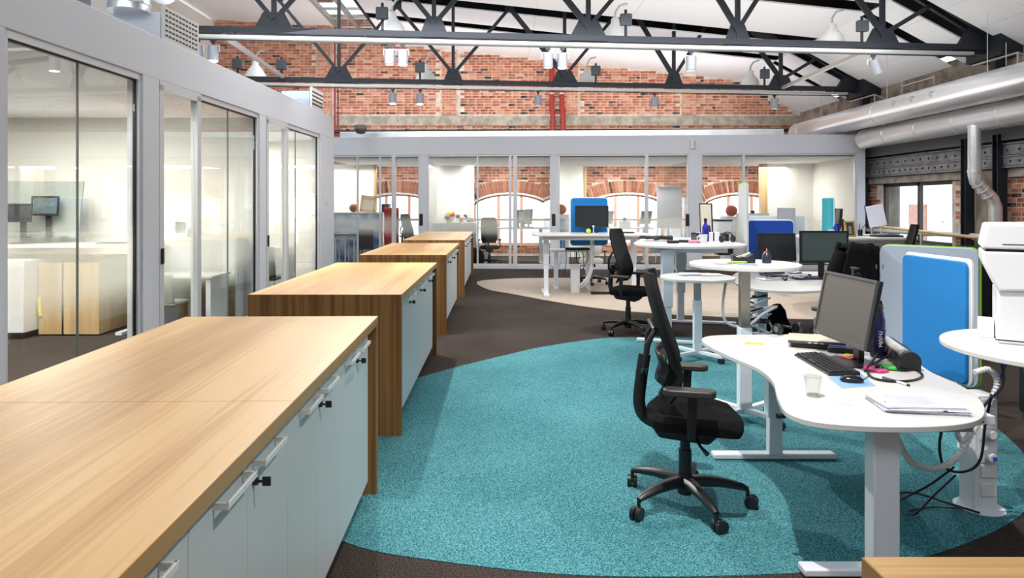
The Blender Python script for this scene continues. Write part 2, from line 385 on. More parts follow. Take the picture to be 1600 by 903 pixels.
# wall core built in columns so that the arch openings stay open
xs = sorted(set([-10, 10] + [a-AW for a, _ in arches] + [a+AW for a, _ in arches] + [-3.6, 7.4] + [a+AW*math.sin(PI/2*i/6) for a, _ in arches for i in range(-6, 7)]))
for xa, xb in zip(xs, xs[1:]):
    if xb-xa < 1e-4: continue
    xm = (xa+xb)/2; ar = [a for a, _ in arches if abs(xm-a) < AW]
    segs = [(0, None)] if not ar else [(0, AZ0), ('arch', None)]
    for lo, hi in segs:
        if lo == 'arch': la, lb = archz(xa-ar[0]), archz(xb-ar[0])
        else: la = lb = lo
        ha, hb = (roofz(xa+1e-4)+.05, roofz(xb-1e-4)+.05) if hi is None else (hi, hi)
        mb.prism([(xa, la), (xb, lb), (xb, hb), (xa, ha)], YB, YB+.35, 'Y')
mb.build('wall_core', mortar, wb)
def inb(x, z):
    if z > roofz(x)-.03 or z < .05: return False
    if 4.05 < z < 4.38: return False
    for a, _ in arches:
        if abs(x-a) < AW+.05 and AZ0-.03 < z < archz(min(abs(x-a), AW))+.46: return False
    if z < 3.0 and any(abs(x-q) < w2 for q, w2 in PILW): return False
    return True
PILW = []
pil = [(-5.55, .22), (-1.66, .22), (2.13, .22), (5.8, .22)]
lay(wb, -9.2, 9.35, 0, 7.4, lambda u, z: Matrix.Translation((u, YB, z)) @ Matrix.Rotation(PI, 4, 'Z'),
    lambda u, z: inb(u, z) and not any(abs(u-q) < w2+.02 and z > 4.4 for q, w2 in pil), 300,
    order=lambda s: (0 if (4.4 < s[1] < 5.4 and -3.2 < s[0] < 7.0) else 1, s[1] if s[1] > 4.4 else 99, abs(s[0])))
for q, w2 in pil:      # brick pilasters standing proud of the wall
    p = MB().b2(q-w2, q+w2, YB-.13, YB, 4.4, roofz(q)).build('pilaster', mortar, wb)
    mbp = MB(); tn = []
    z = 4.44; r = 0
    while z < roofz(q)-.06:
        for c, k in (((q-w2/2, w2), (q+w2/2, w2)) if r % 2 else ((q-w2*.75, w2/2), (q, w2), (q+w2*.75, w2/2))):
            h_ = random.uniform(.008, .014); a = k/2-.008; b = .034
            mbp.box((c, YB-.13-h_/2+.003, z), (2*a, h_+.01, 2*b)); tn += [min(1, .45+random.random()*.55)]*8
        z += .085; r += 1
    o = mbp.build('brick_run', brick_m, p); o['kind'] = 'stuff'
    at = o.data.color_attributes.new('tone', 'FLOAT_COLOR', 'POINT')
    at.data.foreach_set('color', [v for t in tn[:len(o.data.vertices)] for v in (t, t, t, 1)])
for a, k in arches:    # fan of upright bricks over each arch
    for i in range(-14, 15):
        dx = AW*i/14.; z = archz(dx)
        an = -i*.032
        o = MB().box((0, 0, 0), (.064, .05, .36)).build('brick', brick_s, wb) if (a, i) == (arches[0][0], -14) else None
        if o: soldier = o.data
        else:
            o = bpy.data.objects.new('brick', soldier); S.collection.objects.link(o); o.parent = wb
        o.matrix_local = Matrix.Translation((a+AW*1.0*i/14.+math.sin(i*.032)*.2, YB-.012, z+.25)) @ Matrix.Rotation(an*-1.0, 4, 'Y')
    rim = MB()
    for i_ in range(20):
        d0, d1 = (AW+.02)*math.sin(PI/20*(i_-10)), (AW+.02)*math.sin(PI/20*(i_-9))
        q0, q1 = archz(d0*AW/(AW+.02)), archz(d1*AW/(AW+.02)); rim.prism([(a+d0, q0), (a+d1, q1), (a+d1, q1+.06), (a+d0, q0+.06)], YB-.03, YB+.02, 'Y')
    rim.build('arch_rim', M('white_plaster', (.82, .78, .74), .9), wb)
    win = sgroup('window_%d' % k, ['arched window of the leftmost back office', 'arched window behind the second back office', 'arched window behind the flip chart', 'rightmost arched window beside the cream wall'][k-1])
    fr = MB(); top = [(AW*math.sin(PI/2*i/10)) for i in range(-10, 11)]
    pts = [(a-AW, AZ0)]+[(a+d, archz(d)) for d in top]+[(a+AW, AZ0)]
    for p, q in zip(pts, pts[1:]):
        v = Vector((q[0]-p[0], q[1]-p[1])); 
        if v.length < 1e-4: continue
        fr.box(((p[0]+q[0])/2, YB+.08, (p[1]+q[1])/2), (v.length+.04, .1, .1), ry=-math.atan2(v.y, v.x))
    fr.b2(a-AW, a+AW, YB+.03, YB+.13, AZ0-.03, AZ0+.06)
    fr.build('window_frame', orange_f, win)
    for d in (-.36, .36): MB().b2(a+d-.04, a+d+.04, YB+.04, YB+.12, AZ0, archz(d)).build('mullion', orange_f, win)
    MB().b2(a-AW, a+AW, YB+.05, YB+.11, 1.1, 1.17).build('transom', M('pale_transom', (.75, .66, .6), .6), win)
    pn = MB().prism([(a-AW, AZ0)]+[(a+d, archz(d)) for d in top]+[(a+AW, AZ0)], YB+.085, YB+.095, 'Y').build('pane', glass_win, win)
struct(MB().b2(-10, 9.3, YB-.12, YB, 4.06, 4.36).build('trim_1', concrete), 'concrete string course across the brick gable')
# ---- right wall ----
XR = 9.3
wr = sgroup('wall_right', 'right side wall of brick, concrete and a riveted girder')
c = MB()
for y0, y1, z0, z1 in ((-2, 13.85, 0, 2.12), (16.4, 21, 0, 2.12), (13.85, 16.4, 0, .75), (-2, 21, 2.12, 4.6)):
    c.b2(XR, XR+.4, y0, y1, z0, z1)
c.build('wall_core', concrete_d, wr)
MB().b2(XR-.03, XR, -2, 13.5, 0, 2.1).build('mortar_bed', mortar, wr)
MB().b2(XR-.03, XR, 16.4, 17.6, 0, 2.1).build('mortar_bed', mortar, wr)
MB().b2(XR-.03, XR, 13.5, 13.85, 0, 2.1).build('mortar_bed', mortar, wr)
lay(wr, 10.62, 17.4, .3, 2.1, lambda u, z: Matrix.Translation((XR-.03, u, z)) @ Matrix.Rotation(PI/2, 4, 'Z'),
    lambda u, z: (u < 12.45 or 13.42 < u < 13.85 or u > 16.45), 300, order=lambda s: (0 if s[1] > 1.2 else 1, s[0]))
MB().b2(XR-.12, XR, 12.5, 20.9, 2.12, 2.27).build('lintel', concrete, wr)
MB().b2(XR-.12, XR, 9, 12.3, 2.12, 2.27).build('lintel', concrete, wr)
MB().b2(XR-.14, XR, 12.5, 13.0, .4, 2.2).build('concrete_pier', concrete_d, wr)
gd = thing('riveted_girder', 'grey riveted steel girder running along the right wall above the window', 'girder', (XR-.16, 9, 0))
MB().b2(-.02, .14, 0, 11.8, 2.28, 2.72).build('web', girder_m, gd)
for z in (2.3, 2.49, 2.72): MB().b2(-.07, .02, 0, 11.8, z-.012, z+.012).build('flange', girder_m, gd)
for z0, z1 in ((2.33, 2.47), (2.52, 2.69)): MB().b2(-.045, 0, 0, 11.8, z0, z1).build('plate', girder_m, gd)
rv = MB().lathe([(.0, .02), (.018, .014), (.026, 0)], 8).build('rivet', steel, gd); rv.matrix_local = Matrix.Translation((-.045, .2, 2.4)) @ Matrix.Rotation(-PI/2, 4, 'Y')
for z, st in ((2.4, .21), (2.6, .28)):
    y = .3
    while y < 11.6:
        o = bpy.data.objects.new('rivet', rv.data); S.collection.objects.link(o); o.parent = gd
        o.matrix_local = Matrix.Translation((-.045, y, z)) @ Matrix.Rotation(-PI/2, 4, 'Y'); y += st
struct(MB().b2(XR-.25, XR, 8, 20.8, 2.78, 3.1).build('trim_2', M('dark_grey_beam', (.13, .135, .15), .5)), 'smooth dark grey beam above the riveted girder')
for i, y in enumerate((12.27, 13.12, 16.9)):
    col = thing('steel_column', ['dark riveted steel column right of the silver drop pipe', 'dark steel column left of the silver drop pipe', 'dark steel column at the far end of the right wall'][i], 'column', (XR-.22, y, 0))
    MB().b2(-.015, .015, -.06, .06, 0, 2.9).build('web', steel, col)
    for s in (-1, 1): MB().b2(-.09, .09, s*.06-.01, s*.06+.01, 0, 2.9).build('flange', steel, col)
# side window
wn = sgroup('window_5', 'wide side window in the right brick wall')
f = MB()
for y in (13.85, 15.05, 16.38): f.b2(XR+.02, XR+.1, y-.04, y+.04, .75, 2.12)
for z in (.78, 2.08): f.b2(XR+.02, XR+.1, 13.85, 16.4, z-.04, z+.04)
f.build('window_frame', M('dark_window_frame', (.06, .045, .04), .5), wn)
for y0, y1 in ((13.89, 15.01), (15.09, 16.34)): MB().b2(XR+.055, XR+.065, y0, y1, .8, 2.05).build('pane', glass_win, wn)
# building across the street
nb = thing('neighbouring_building', 'pale building with arched doors seen through the side window', 'building', (17, 24, 0))
MB().b2(0, .5, -12, 12, -3, 7).build('wall', M('pale_render', (.85, .83, .78), .8), nb)
MB().b2(-.08, .0, -1.6, .2, -3, 2.4).build('brick_pier', M('distant_brick', (.55, .27, .2), .9, noise=.3, nscale=12), nb)
MB().b2(-.08, .0, 2.9, 4.0, -3, 1.6).build('brick_pier', MATS['distant_brick'], nb)
for y in (-5.2, -3.4, 1.2, 5.2):
    w_ = MB().b2(-.06, .02, y, y+1.2, -.2, 1.9).build('window', M('pale_blue_window', (.62, .72, .82), .2), nb)
    MB().b2(-.09, -.05, y+.57, y+.63, -.2, 1.9).b2(-.09, -.05, y, y+1.2, .9, .96).build('glazing_bar', wh, w_)
MB().prism([(1.6, 1.6), (3.6, 3.0), (3.6, 3.5), (1.6, 2.1)], -.1, 0, 'X').build('gable_trim', wh, nb)
# ---- roof: dark upper deck + hung white panels ----
struct(MB().prism([(9.4, 4.75), (2, 8.9), (2, 9.1), (9.4, 4.95)], -2.2, 21.1, 'Y').prism([(2, 8.9), (-3.7, 9.9), (-3.7, 10.1), (2, 9.1)], -2.2, 21.1, 'Y').b2(-3.75, -3.65, -2.2, 21.1, 6.75, 10.0).prism([(-3.7, 5.2), (9.4, 4.4), (9.4, 4.9), (2, 9), (-3.7, 10)], 21.1, 21.35, 'Y')
       .b2(-10, -5.3, -2.2, 21.1, 7.95, 8.1).build('ceiling', dark_roof), 'dark roof deck above the hung white panels')
tr_ = 0.095  # trusses are turned a little against the room
panels = sgroup('ceiling_panels', 'white acoustic ceiling boards hung below the dark roof')
sv = Vector((7.4-9.3, 0, 5.5-4.47)); sl = sv.length; sa = math.atan2(sv.z, sv.x)
def slope_panel(y0, y1, u0, u1, nm='ceiling_board'):
    um = (u0+u1)/2; c_ = Vector((9.3, 0, 4.47)) + sv.normalized()*um
    MB().box((0, 0, 0), (u1-u0-.006, y1-y0-.006, .03)).build(nm, ceil_m, panels).matrix_local = \
        Matrix.Translation((c_.x, (y0+y1)/2, c_.z+.015)) @ Matrix.Rotation(-sa, 4, 'Y')
for y0, y1 in ((6.2, 7.4), (7.4, 8.6), (8.6, 9.8), (9.8, 11.0), (11.0, 12.2), (12.8, 13.55), (13.9, 15.1), (15.1, 16.7), (17.3, 18.2), (18.5, 19.75), (19.75, 21)):
    for u0, u1 in ((0, .72), (.72, 1.44), (1.44, 2.16)): slope_panel(y0, y1, u0, u1)
fill = [(12.8, 13.55), (13.55, 13.9)]
lv = Vector((7.4+3.6, 0, -.105*11)); ang = math.atan2(-lv.z, -lv.x)
for y0, y1 in ((8.8, 10.9), (10.9, 13.0), (13.6, 15.7), (16.35, 17.65), (18.2, 21)):
    for i in range(5):
        xa = 7.4-2.2*i; xb = xa-2.2+.006
        MB().prism([(xa, 5.5+.105*(7.4-xa)), (xb, 5.5+.105*(7.4-xb)), (xb, 5.53+.105*(7.4-xb)), (xa, 5.53+.105*(7.4-xa))], y0, y1, 'Y').build('ceiling_board', ceil_m, panels)
for y0, y1 in ((8.8, 12.9), (13.6, 17.6), (18.2, 21)):
    for xa in (-5.2, -6.8, -8.4):
        MB().prism([(xa, 7.15-.06*(xa+5.2)), (xa-1.59, 7.24-.06*(xa+5.2)), (xa-1.59, 7.28-.06*(xa+5.2)), (xa, 7.19-.06*(xa+5.2))], y0, y1, 'Y').build('ceiling_board', ceil_m, panels)
sk = sgroup('window_6', 'ridge skylight with pale steel bars')
f = MB()
for x in (-5.15, -4.5, -3.85): f.b2(x-.05, x+.05, 9, 21, 7.1, 7.22)
for y in range(9, 22): f.b2(-5.15, -3.85, y-.03, y+.03, 7.12, 7.18)
f.build('skylight_bars', steel_pale, sk)
MB().b2(-5.1, -3.9, 9, 21, 7.14, 7.15).build('pane', glass_win, sk)
# ---- wall behind the camera and left outer wall ----
struct(MB().b2(-9.2, -9, -2, 21, 0, 7.3).build('wall_left', white_wall))
struct(MB().b2(-9, 9.7, -2.2, -2, 0, 5).build('wall_front', white_wall))
# ================= LEFT GLASS OFFICES =================
def lx(Y): return -3.55+.0321*(Y-5)
def ly(px): return 3.71/((785-px)/1050+.0321)
ML, _ = frame((lx(0), 0), (lx(10), 10))      # u = depth, v = towards the left (inside)
cl = math.cos(math.atan(.0321))
def U(px): return ly(px)/cl
DEP = .16
wl = sgroup('wall_office_left', 'white framed front of the left glass offices')
MB(ML).b2(2.0, U(522), 0, DEP, 2.9, 3.33).build('fascia', fascia_m, wl, bevel=.006)
posts = [(U(-45), U(8)), (U(224), U(249)), (U(406), U(416)), (U(501), U(522))]
for a, b in posts: MB(ML).b2(a, b, 0, DEP, 0, 2.9).build('post', fascia_m, wl)
MB(ML).b2(2.0, U(522), 0, DEP, 0, .06).build('sill', frame_m, wl)
MB(ML).b2(U(522)-.12, U(522), DEP, 5.6, 0, 3.33).build('end_wall', fascia_m, wl)
MB(ML).b2(2.0, U(522), .05, 5.6, 3.25, 3.33).build('roof_slab', fascia_m, wl)
MB(ML).b2(2.0, U(522), DEP, 5.6, 2.85, 2.9).build('inner_ceiling', ceil_m, wl)
struct(MB().b2(-9, -3.55, 9.5, 9.62, 0, 2.86).build('wall_partition', white_wall), 'cream partition between the left offices')
def lwin(k, pa, pb, joints, label, film=True):
    g = sgroup('window_%d' % k, label); a, b = U(pa), U(pb)
    f = MB(ML)
    for q in (a, b): f.b2(q-.02, q+.02, .02, .1, .06, 2.9)
    f.b2(a, b, .02, .1, 2.84, 2.9).b2(a, b, .02, .1, .06, .1)
    f.build('window_frame', frame_m, g)
    e = MB(ML)
    for q in (a+.027, b-.027): e.b2(q-.006, q+.006, .045, .075, .1, 2.84)
    e.b2(a+.02, b-.02, .045, .075, 2.825, 2.84).build('seal', blk, g)
    us = [a+.03]+[U(j) for j in joints]+[b-.03]
    for p, q in zip(us, us[1:]):
        MB(ML).b2(p+.004, q-.004, .055, .067, .1, 2.83).build('pane', glass, g)
    for j in joints: MB(ML).b2(U(j)-.005, U(j)+.005, .053, .069, .1, 2.83).build('joint', M('joint_silicone', (.16, .17, .16), .5), g)
    if film: MB(ML).sheet([[(a+.03, .072, .45), (b-.03, .072, .45)], [(a+.03, .072, 1.9), (b-.03, .072, 1.9)]]).build('frosted_film', film_left, g)
    return g
lwin(7, 13, 222, [132], 'nearest large office window on the left with frosted band')
lwin(8, 316, 405, [363], 'middle office window on the left')
lwin(9, 452, 500, [467], 'last office window on the left before the end wall')
for k, (pa, pb, lab) in enumerate(((250, 314, 'sliding glass door left of the second cabinet'), (417, 450, 'farther sliding glass door on the left'))):
    g = sgroup('door_%d' % (k+1), lab); a, b = U(pa), U(pb)
    f = MB(ML)
    for q0, q1 in ((a, a+.08), (b-.08, b)): f.b2(q0, q1, .0, .08, .03, 2.86)
    f.b2(a, b, .0, .08, 2.8, 2.9).b2(a, b, 0, .08, .03, .12); f.build('door_frame', frame_m, g)
    MB(ML).b2(a+.08, b-.08, .035, .047, .12, 2.8).build('pane', glass, g)
    MB(ML).sheet([[(a+.08, .052, .45), (b-.08, .052, .45)], [(a+.08, .052, 1.9), (b-.08, .052, 1.9)]]).build('frosted_film', film_left, g)
    MB(ML).b2(a+.02, a+.05, -.02, .0, 1.02, 1.18).build('door_handle', blk, g)
t = thing('thermostat', 'small white thermostat on the end post of the left offices', 'thermostat')
MB(ML).b2(U(511)-.03, U(511)+.03, -.025, 0, 1.6, 1.72).build('case', frame_m, t, bevel=.005)
# ================= FAR GLASS OFFICES =================
def FXp(px): k = (px-785)/1050; return 16.886*k/(1+.06*k)
MF, _ = frame((0, 16.886), (10, 16.286)); cf = math.cos(math.atan(.06))
def V_(px): return FXp(px)/cf
wf = sgroup('wall_office_back', 'white framed front of the far glass offices')
MB(MF).b2(V_(500), V_(1352), 0, .16, 2.87, 3.33).build('fascia', fascia_m, wf, bevel=.006)
for a, b in ((655, 667), (861, 871), (1076, 1095), (1339, 1352)): MB(MF).b2(V_(a), V_(b), 0, .16, 0, 2.87).build('post', fascia_m, wf)
MB(MF).b2(V_(500), V_(1352), 0, .16, 0, .07).build('sill', frame_m, wf)
MB(MF).b2(V_(500), V_(1352), .1, 4.3, 3.27, 3.33).build('roof_slab', fascia_m, wf)
MB(MF).b2(V_(500), V_(1352), .16, 3.9, 2.78, 2.82).build('inner_ceiling', ceil_m, wf)
MB(MF).b2(V_(1352)-.12, V_(1352), .16, 4.0, 0, 3.3).build('end_wall', white_wall, wf)
def fwin(k, pa, pb, bars, thick, label):
    g = sgroup('window_%d' % k, label); a, b = V_(pa), V_(pb); f = MB(MF)
    for q in (a, b): f.b2(q-.025, q+.025, .02, .1, .07, 2.87)
    f.b2(a, b, .02, .1, 2.83, 2.87).b2(a, b, .02, .1, .07, .12).build('window_frame', frame_m, g)
    for q in bars: MB(MF).b2(V_(q)-.02, V_(q)+.02, .03, .09, .1, 2.84).build('mullion', frame_m, g)
    for q0, q1 in thick: MB(MF).b2(V_(q0), V_(q1), -.01, .09, .05, 2.87).build('door_stile', frame_m, g)
    us = [a]+[V_(q) for q in sorted(bars+[(q0+q1)/2 for q0, q1 in thick])]+[b]
    for p, q in zip(us, us[1:]): MB(MF).b2(p+.01, q-.01, .055, .067, .1, 2.84).build('pane', glass_far, g)
    MB(MF).sheet([[(a, .072, .5), (b, .072, .5)], [(a, .072, 1.75), (b, .072, 1.75)]]).build('frosted_film', film_far, g)
fwin(10, 505, 655, [558, 593], [(612, 618)], 'leftmost far office glazing')
fwin(11, 668, 861, [746], [(795, 799), (802, 808)], 'second far office glazing')
fwin(12, 873, 1076, [], [(1008, 1013)], 'third far office glazing behind the blue screen')
fwin(13, 1096, 1338, [], [(1160, 1164)], 'rightmost far office glazing')
for i, px in enumerate((658, 865, 1074)):
    t = thing('door_pull', ['black recessed pull on the far post right of the mesh chair', 'black recessed pull on the far post left of the blue screen', 'black recessed pull on the far post beside the flip chart'][i], 'handle')
    MB(MF).b2(V_(px)-.045, V_(px)+.045, -.015, 0, 1.08, 1.38).build('pull', blk, t, bevel=.01)
struct(MB().b2(-2.42, -.85, 20.2, 20.3, 0, 2.8).build('wall_panel', white_wall), 'cream wall piece behind the ball cupboard')
struct(MB().b2(-6.2, -3.75, 19.9, 20.0, 0, 2.8).build('wall_panel', white_wall), 'cream wall piece behind the cloud cupboard')
struct(MB().b2(1.45, 2.55, 20.6, 20.7, 0, 2.8).build('wall_panel', white_wall), 'cream wall piece left of the third arched window')
struct(MB().b2(7.55, 10.2, 19.2, 19.3, 0, 2.8).build('wall_panel', white_wall), 'wide cream wall on the right of the far offices')
struct(MB().b2(7.38, 7.55, 19.15, 19.35, 0, 2.8).build('trim_4', beech), 'wooden edge of the wide cream wall')
struct(MB().b2(2.5, 2.58, 20.55, 20.75, 0, 2.8).build('trim_5', beech), 'wooden edge left of the third brick bay')
struct(MB().b2(-3.8, -3.74, 19.85, 20.05, 0, 2.8).build('trim_6', beech), 'wooden edge of the first brick bay')
for x in (-2.0, 1.3, 5.05):
    struct(MB().b2(x-.04, x+.04, 17.1, 20.9, 0, 2.8).build('wall_partition', glassmat('partition_glass%d' % int(x), (.93, .95, .95), .8)), 'glazed partition between far offices')
d = sgroup('door_3', 'wooden door frame at the right end of the far offices')
MB().b2(9.05, 9.2, 17.7, 17.9, 0, 2.65).b2(9.45, 9.55, 17.7, 17.9, 0, 2.65).b2(9.05, 9.55, 17.7, 17.9, 2.6, 2.7).build('door_frame', beech, d)
MB().b2(9.2, 9.45, 17.78, 17.8, 0, 2.6).build('pane', glass_far, d)
for i, x in enumerate((-3.3, .25, 3.9, 7.4)):
    r_ = thing('grab_rail', ['wooden rail across the leftmost arched window', 'wooden rail across the second arched window', 'wooden rail across the third arched window', 'wooden rail across the rightmost arched window'][i], 'rail', (x, 20.8, 1.15))
    MB().tube([(-1.4 if i != 3 else -1.3, 0, 0), (1.4 if i < 3 else -.1, 0, 0)], .03).build('rail', beech, r_)
    for s in (-1.1, -.2): MB().tube([(s, 0, 0), (s, .18, -.03)], .012).build('bracket', steel_pale, r_)
# cable ducting and pipes above the far offices
t = thing('cable_tray', 'grey metal cable tray along the top of the far offices', 'cable tray')
MB(MF).b2(V_(525), V_(1232), .35, .75, 3.34, 3.46).build('tray', galv, t)
MB(MF).b2(V_(525), V_(1232), .33, .36, 3.33, 3.50).build('lip', galv, t)
t = thing('black_pipe', 'thin black pipe low on the brick gable above the far offices', 'pipe')
MB().tube([(-5.5, 20.75, 3.86), (9.1, 20.75, 3.92)], .045, 10).build('pipe', blk, t)
for i in range(8): MB().box((-4.8+i*1.8, 20.87, 3.9), (.05, .3, .1)).build('clip', steel, t)
for i, (x, o_) in enumerate(((1.55, 0), (1.86, 0))):
    t = thing('sprinkler_pipe', ['left red vertical pipe on the brick gable', 'right red vertical pipe on the brick gable'][i], 'pipe', (x, 20.7, 0))
    MB().tube([(0, 0, 3.3), (0, 0, 4.35), (-.03-.0*i, 0, 4.5), (-.03, 0, 6.1)], .075, 12).build('pipe', red_pipe_m, t, smooth=True)
    for z in (4.15, 4.5): MB().cyl((0, 0, z-.04), (0, 0, z+.04), .095, n=12).build('coupling', red_pipe_m, t)
    MB().cyl((-.03, 0, 5.0), (-.03, 0, 5.05), .085, n=12).build('clamp', steel_pale, t)
t = thing('red_conduit', 'pair of thin red conduits beside the left pilaster', 'pipe')
for x in (-5.2, -5.1): MB().tube([(x, 20.85, 3.6), (x, 20.85, 7.2)], .025, 8).build('conduit', red_pipe_m, t)
# ================= ROOF TRUSSES =================
def truss(name, x0, y0, label, brace):
    t = thing(name, label, 'truss', (0, y0, 0), math.atan(tr_))
    zc = 4.5
    MB().b2(x0, 9.2, -.09, -.02, zc-.045, zc+.05).b2(x0, 9.2, .02, .09, zc-.045, zc+.05).build('bottom_chord', steel, t)
    # top chord along the roof slope
    a = math.atan(.55); L = 7.2/math.cos(a)
    for s in (-.1, .1):
        MB().box((9.15-3.6, s, zc+.18+3.6*.55), (L, .07, .2), ry=a).build('top_chord', steel, t)
    MB().prism([(8.3, zc-.1), (9.25, zc-.1), (9.25, zc+.35), (8.7, zc+.5)], -.05, .05, 'Y').build('heel_plate', steel, t)
    N = [-6.5, -3.82, -1.17, 1.5, 4.2, 6.93]
    for i, x in enumerate(N):
        if x < x0: continue
        w_ = .34 if i % 2 else .24
        MB().prism([(x-w_, zc-.06), (x+w_, zc-.06), (x+w_*.9, zc+.06), (x+w_*.5, zc+.32), (x-w_*.5, zc+.32), (x-w_*.9, zc+.06)], -.03, .03, 'Y').build('gusset_plate', steel, t)
        topz = zc+.2+(9.15-x)*.55 if x > 1.9 else 8.5
        MB().box((x, 0, (zc+topz)/2), (.075, .075, topz-zc)).build('vertical', steel, t)
        for s in (-1, 1):
            if i == 5 and s == 1: dx, dz = 1.1, .85
            elif i == 5: dx, dz = -1.35, 1.95
            else: dx, dz = s*1.32, 1.78+(.5 if i > 3 else 0)
            l = math.hypot(dx, dz-.2); th = .11 if (s == -1 and i > 2) else .075
            MB().box((x+dx/2, s*.035, zc+.2+(dz-.2)/2), (l, .045, th), ry=-math.atan2(dz-.2, dx)).build('diagonal', steel, t)
            if i < 5 and i > 0 and s == 1:
                MB().box((x+1.34, 0, zc+1.8), (.2, .05, .2)).build('gusset_plate', steel, t)
    # second set of heavier web members rising out of the apexes
    for i, x in enumerate(N[:-1]):
        xm = x+1.34
        for s in (-1, 1):
            MB().box((xm+s*.55, 0, zc+2.55), (1.86, .05, .08), ry=-s*math.atan2(1.5, 1.1)).build('diagonal', steel, t)
    return t
truss('roof_truss', -5.6, 11.55, 'nearer dark steel roof truss crossing the top of the hall', True)
truss('roof_truss', -6.3, 16.0, 'farther dark steel roof truss in front of the brick gable', True)
tm = {0: 11.55, 1: 16.0}
def TP(k, px, dy=0):
    """point on truss k under the pixel column px"""
    y0 = tm[k]; kx = (px-VX)/F; Y = (y0)/(1-tr_*kx); return (kx*Y, Y+dy)
# braces between the trusses
for i, (p, q) in enumerate((((TP(1, 1221)[0], TP(1, 1221)[1], 4.5), (TP(0, 1345)[0], TP(0, 1345)[1], 4.36)), ((TP(1, 443)[0], TP(1, 443)[1], 4.55), (TP(0, 349)[0], TP(0, 349)[1], 4.42)))):
    t = thing('wind_brace', ['pale diagonal brace between the trusses on the right', 'pale diagonal brace between the trusses on the left', 'pale diagonal brace rising behind the middle of the near truss'][i], 'brace')
    MB().tube([p, q], .05, 4).build('bar', steel_pale, t)
for k, (x0, lab) in enumerate(((-5.4, 'white lighting rail hung under the nearer truss'), (-6.2, 'white lighting rail hung under the farther truss'))):
    t = thing('lighting_rail', lab, 'lighting track', (0, tm[k]-.12, 0), math.atan(tr_))
    MB().b2(x0, 8.6, -.045, .045, 4.345, 4.395).build('rail', steel_pale, t)
    MB().b2(x0, 8.6, -.1, -.07, 4.29, 4.31).build('power_track', blk, t)
    for i in range(7):
        MB().cyl((x0+1+i*2.1, 0, 4.39), (x0+1+i*2.1, 0, 4.46), .012, n=6).build('hanger', steel, t)
# rivets on the nearer truss plates
# spotlights
def spotlight(k, px, lit, label, tilt=0):
    x, y = TP(k, px, -.2); t = thing('track_spotlight', label, 'spotlight', (x, y, 4.255), 0, 'track spotlights')
    MB().cyl((0, 0, 0), (0, 0, -.05), .02, n=8).b2(-.04, .04, -.02, .02, -.0, .03).build('stem', blk, t)
    a = tilt; d = Vector((math.sin(a), 0, -math.cos(a)))
    p = Vector((0, 0, -.06)); q = p+d*.24
    MB().tube([p, q], .085, 16).build('lamp_head', M('silver_lamp', (.27, .28, .31), .5, .2), t, smooth=True)
    MB().tube([q+d*-.0, q+d*.012], .07, 16).build('bulb' if lit else 'lens', bulb_m if lit else M('unlit_lens', (.6, .6, .58), .2), t)
    br = MB(); br.tube([(-.1, 0, -.05), (.1, 0, -.05)], .008, 6); br.tube([(-.1, 0, -.05), (-.1, 0, -.15)], .008, 6); br.tube([(.1, 0, -.05), (.1, 0, -.15)], .008, 6)
    br.build('bracket', steel_pale, t)
for a in ((0, 317, False, 'unlit silver spotlight at the left end of the near truss beside the air unit'), (0, 341, True, 'lit silver spotlight at the left end of the near truss'),
          (0, 612, False, 'left spotlight of the pair under the middle-left of the near truss'), (0, 632, True, 'lit spotlight of the pair under the middle-left of the near truss'),
          (0, 855, False, 'spotlight left of the lit one in front of the red pipes'), (0, 877, True, 'lit spotlight in front of the red pipes'),
          (0, 1075, False, 'single spotlight under the right half of the near truss'), (0, 1355, False, 'tilted spotlight under the right end of the near truss', .35),
          (1, 616, True, 'lit spotlight left of the pair under the far truss'), (1, 658, True, 'lit spotlight right of the pair under the far truss'),
          (1, 840, False, 'spotlight under the far truss just left of the red pipes'), (1, 1020, False, 'spotlight under the far truss at its middle right'),
          (1, 1205, False, 'spotlight under the far truss near its right end')): spotlight(*a)
def bell(k, px, label, big=.3):
    x, y = TP(k, px, .45); t = thing('pendant_lamp', label, 'pendant lamp', (x, y, 4.55), 0, 'bell pendant lamps')
    MB().lathe([(.05, .46), (.07, .44), (.08, .36), (.13, .30), (.2, .2), (big, 0), (big-.02, 0), (.18, .18), (.07, .3)], 24).build('lamp_shade', M('enamel_white', (.78, .78, .76), .35), t, smooth=True)
    MB().tube([(0, 0, .44), (0, 0, .56), (.08, 0, .68), (.22, 0, .72)], .02).build('arm', steel_pale, t)
bell(0, 606, 'white bell lamp behind the near truss at centre left'); bell(0, 968, 'white bell lamp behind the near truss right of the red pipes')
bell(0, 1319, 'pale bell lamp behind the right end of the near truss', .22)
bell(1, 388, 'white bell lamp behind the left end of the far truss'); bell(1, 662, 'white bell lamp behind the far truss left of the red pipes')
bell(1, 921, 'white bell lamp behind the far truss right of the red pipes'); bell(1, 1183, 'pale bell lamp at the right of the far truss', .22)
for k, px, lab in ((0, 599, 'dark control box on the near truss at centre left'), (0, 976, 'dark control box on the near truss right of the red pipes'), (0, 1342, 'dark control box at the right end of the near truss'),
                   (1, 374, 'dark control box at the far left of the far truss'), (1, 442, 'dark control box left on the far truss above the left office'), (1, 657, 'dark control box on the middle of the far truss'),
                   (1, 930, 'dark control box on the far truss right of the red pipes'), (1, 1192, 'dark control box at the right of the far truss')):
    x, y = TP(k, px, -.1); t = thing('control_box', lab, 'control box', (x, y, 4.55), 0, 'control boxes on the trusses')
    MB().cyl((0, 0, 0), (0, 0, .45), .025, n=8).build('rod', steel, t)
    MB().box((0, -.02, .27), (.2 if k == 0 else .22, .1, .2 if k == 0 else .23)).build('case', M('dark_box', (.06, .068, .08), .5), t, bevel=.015)
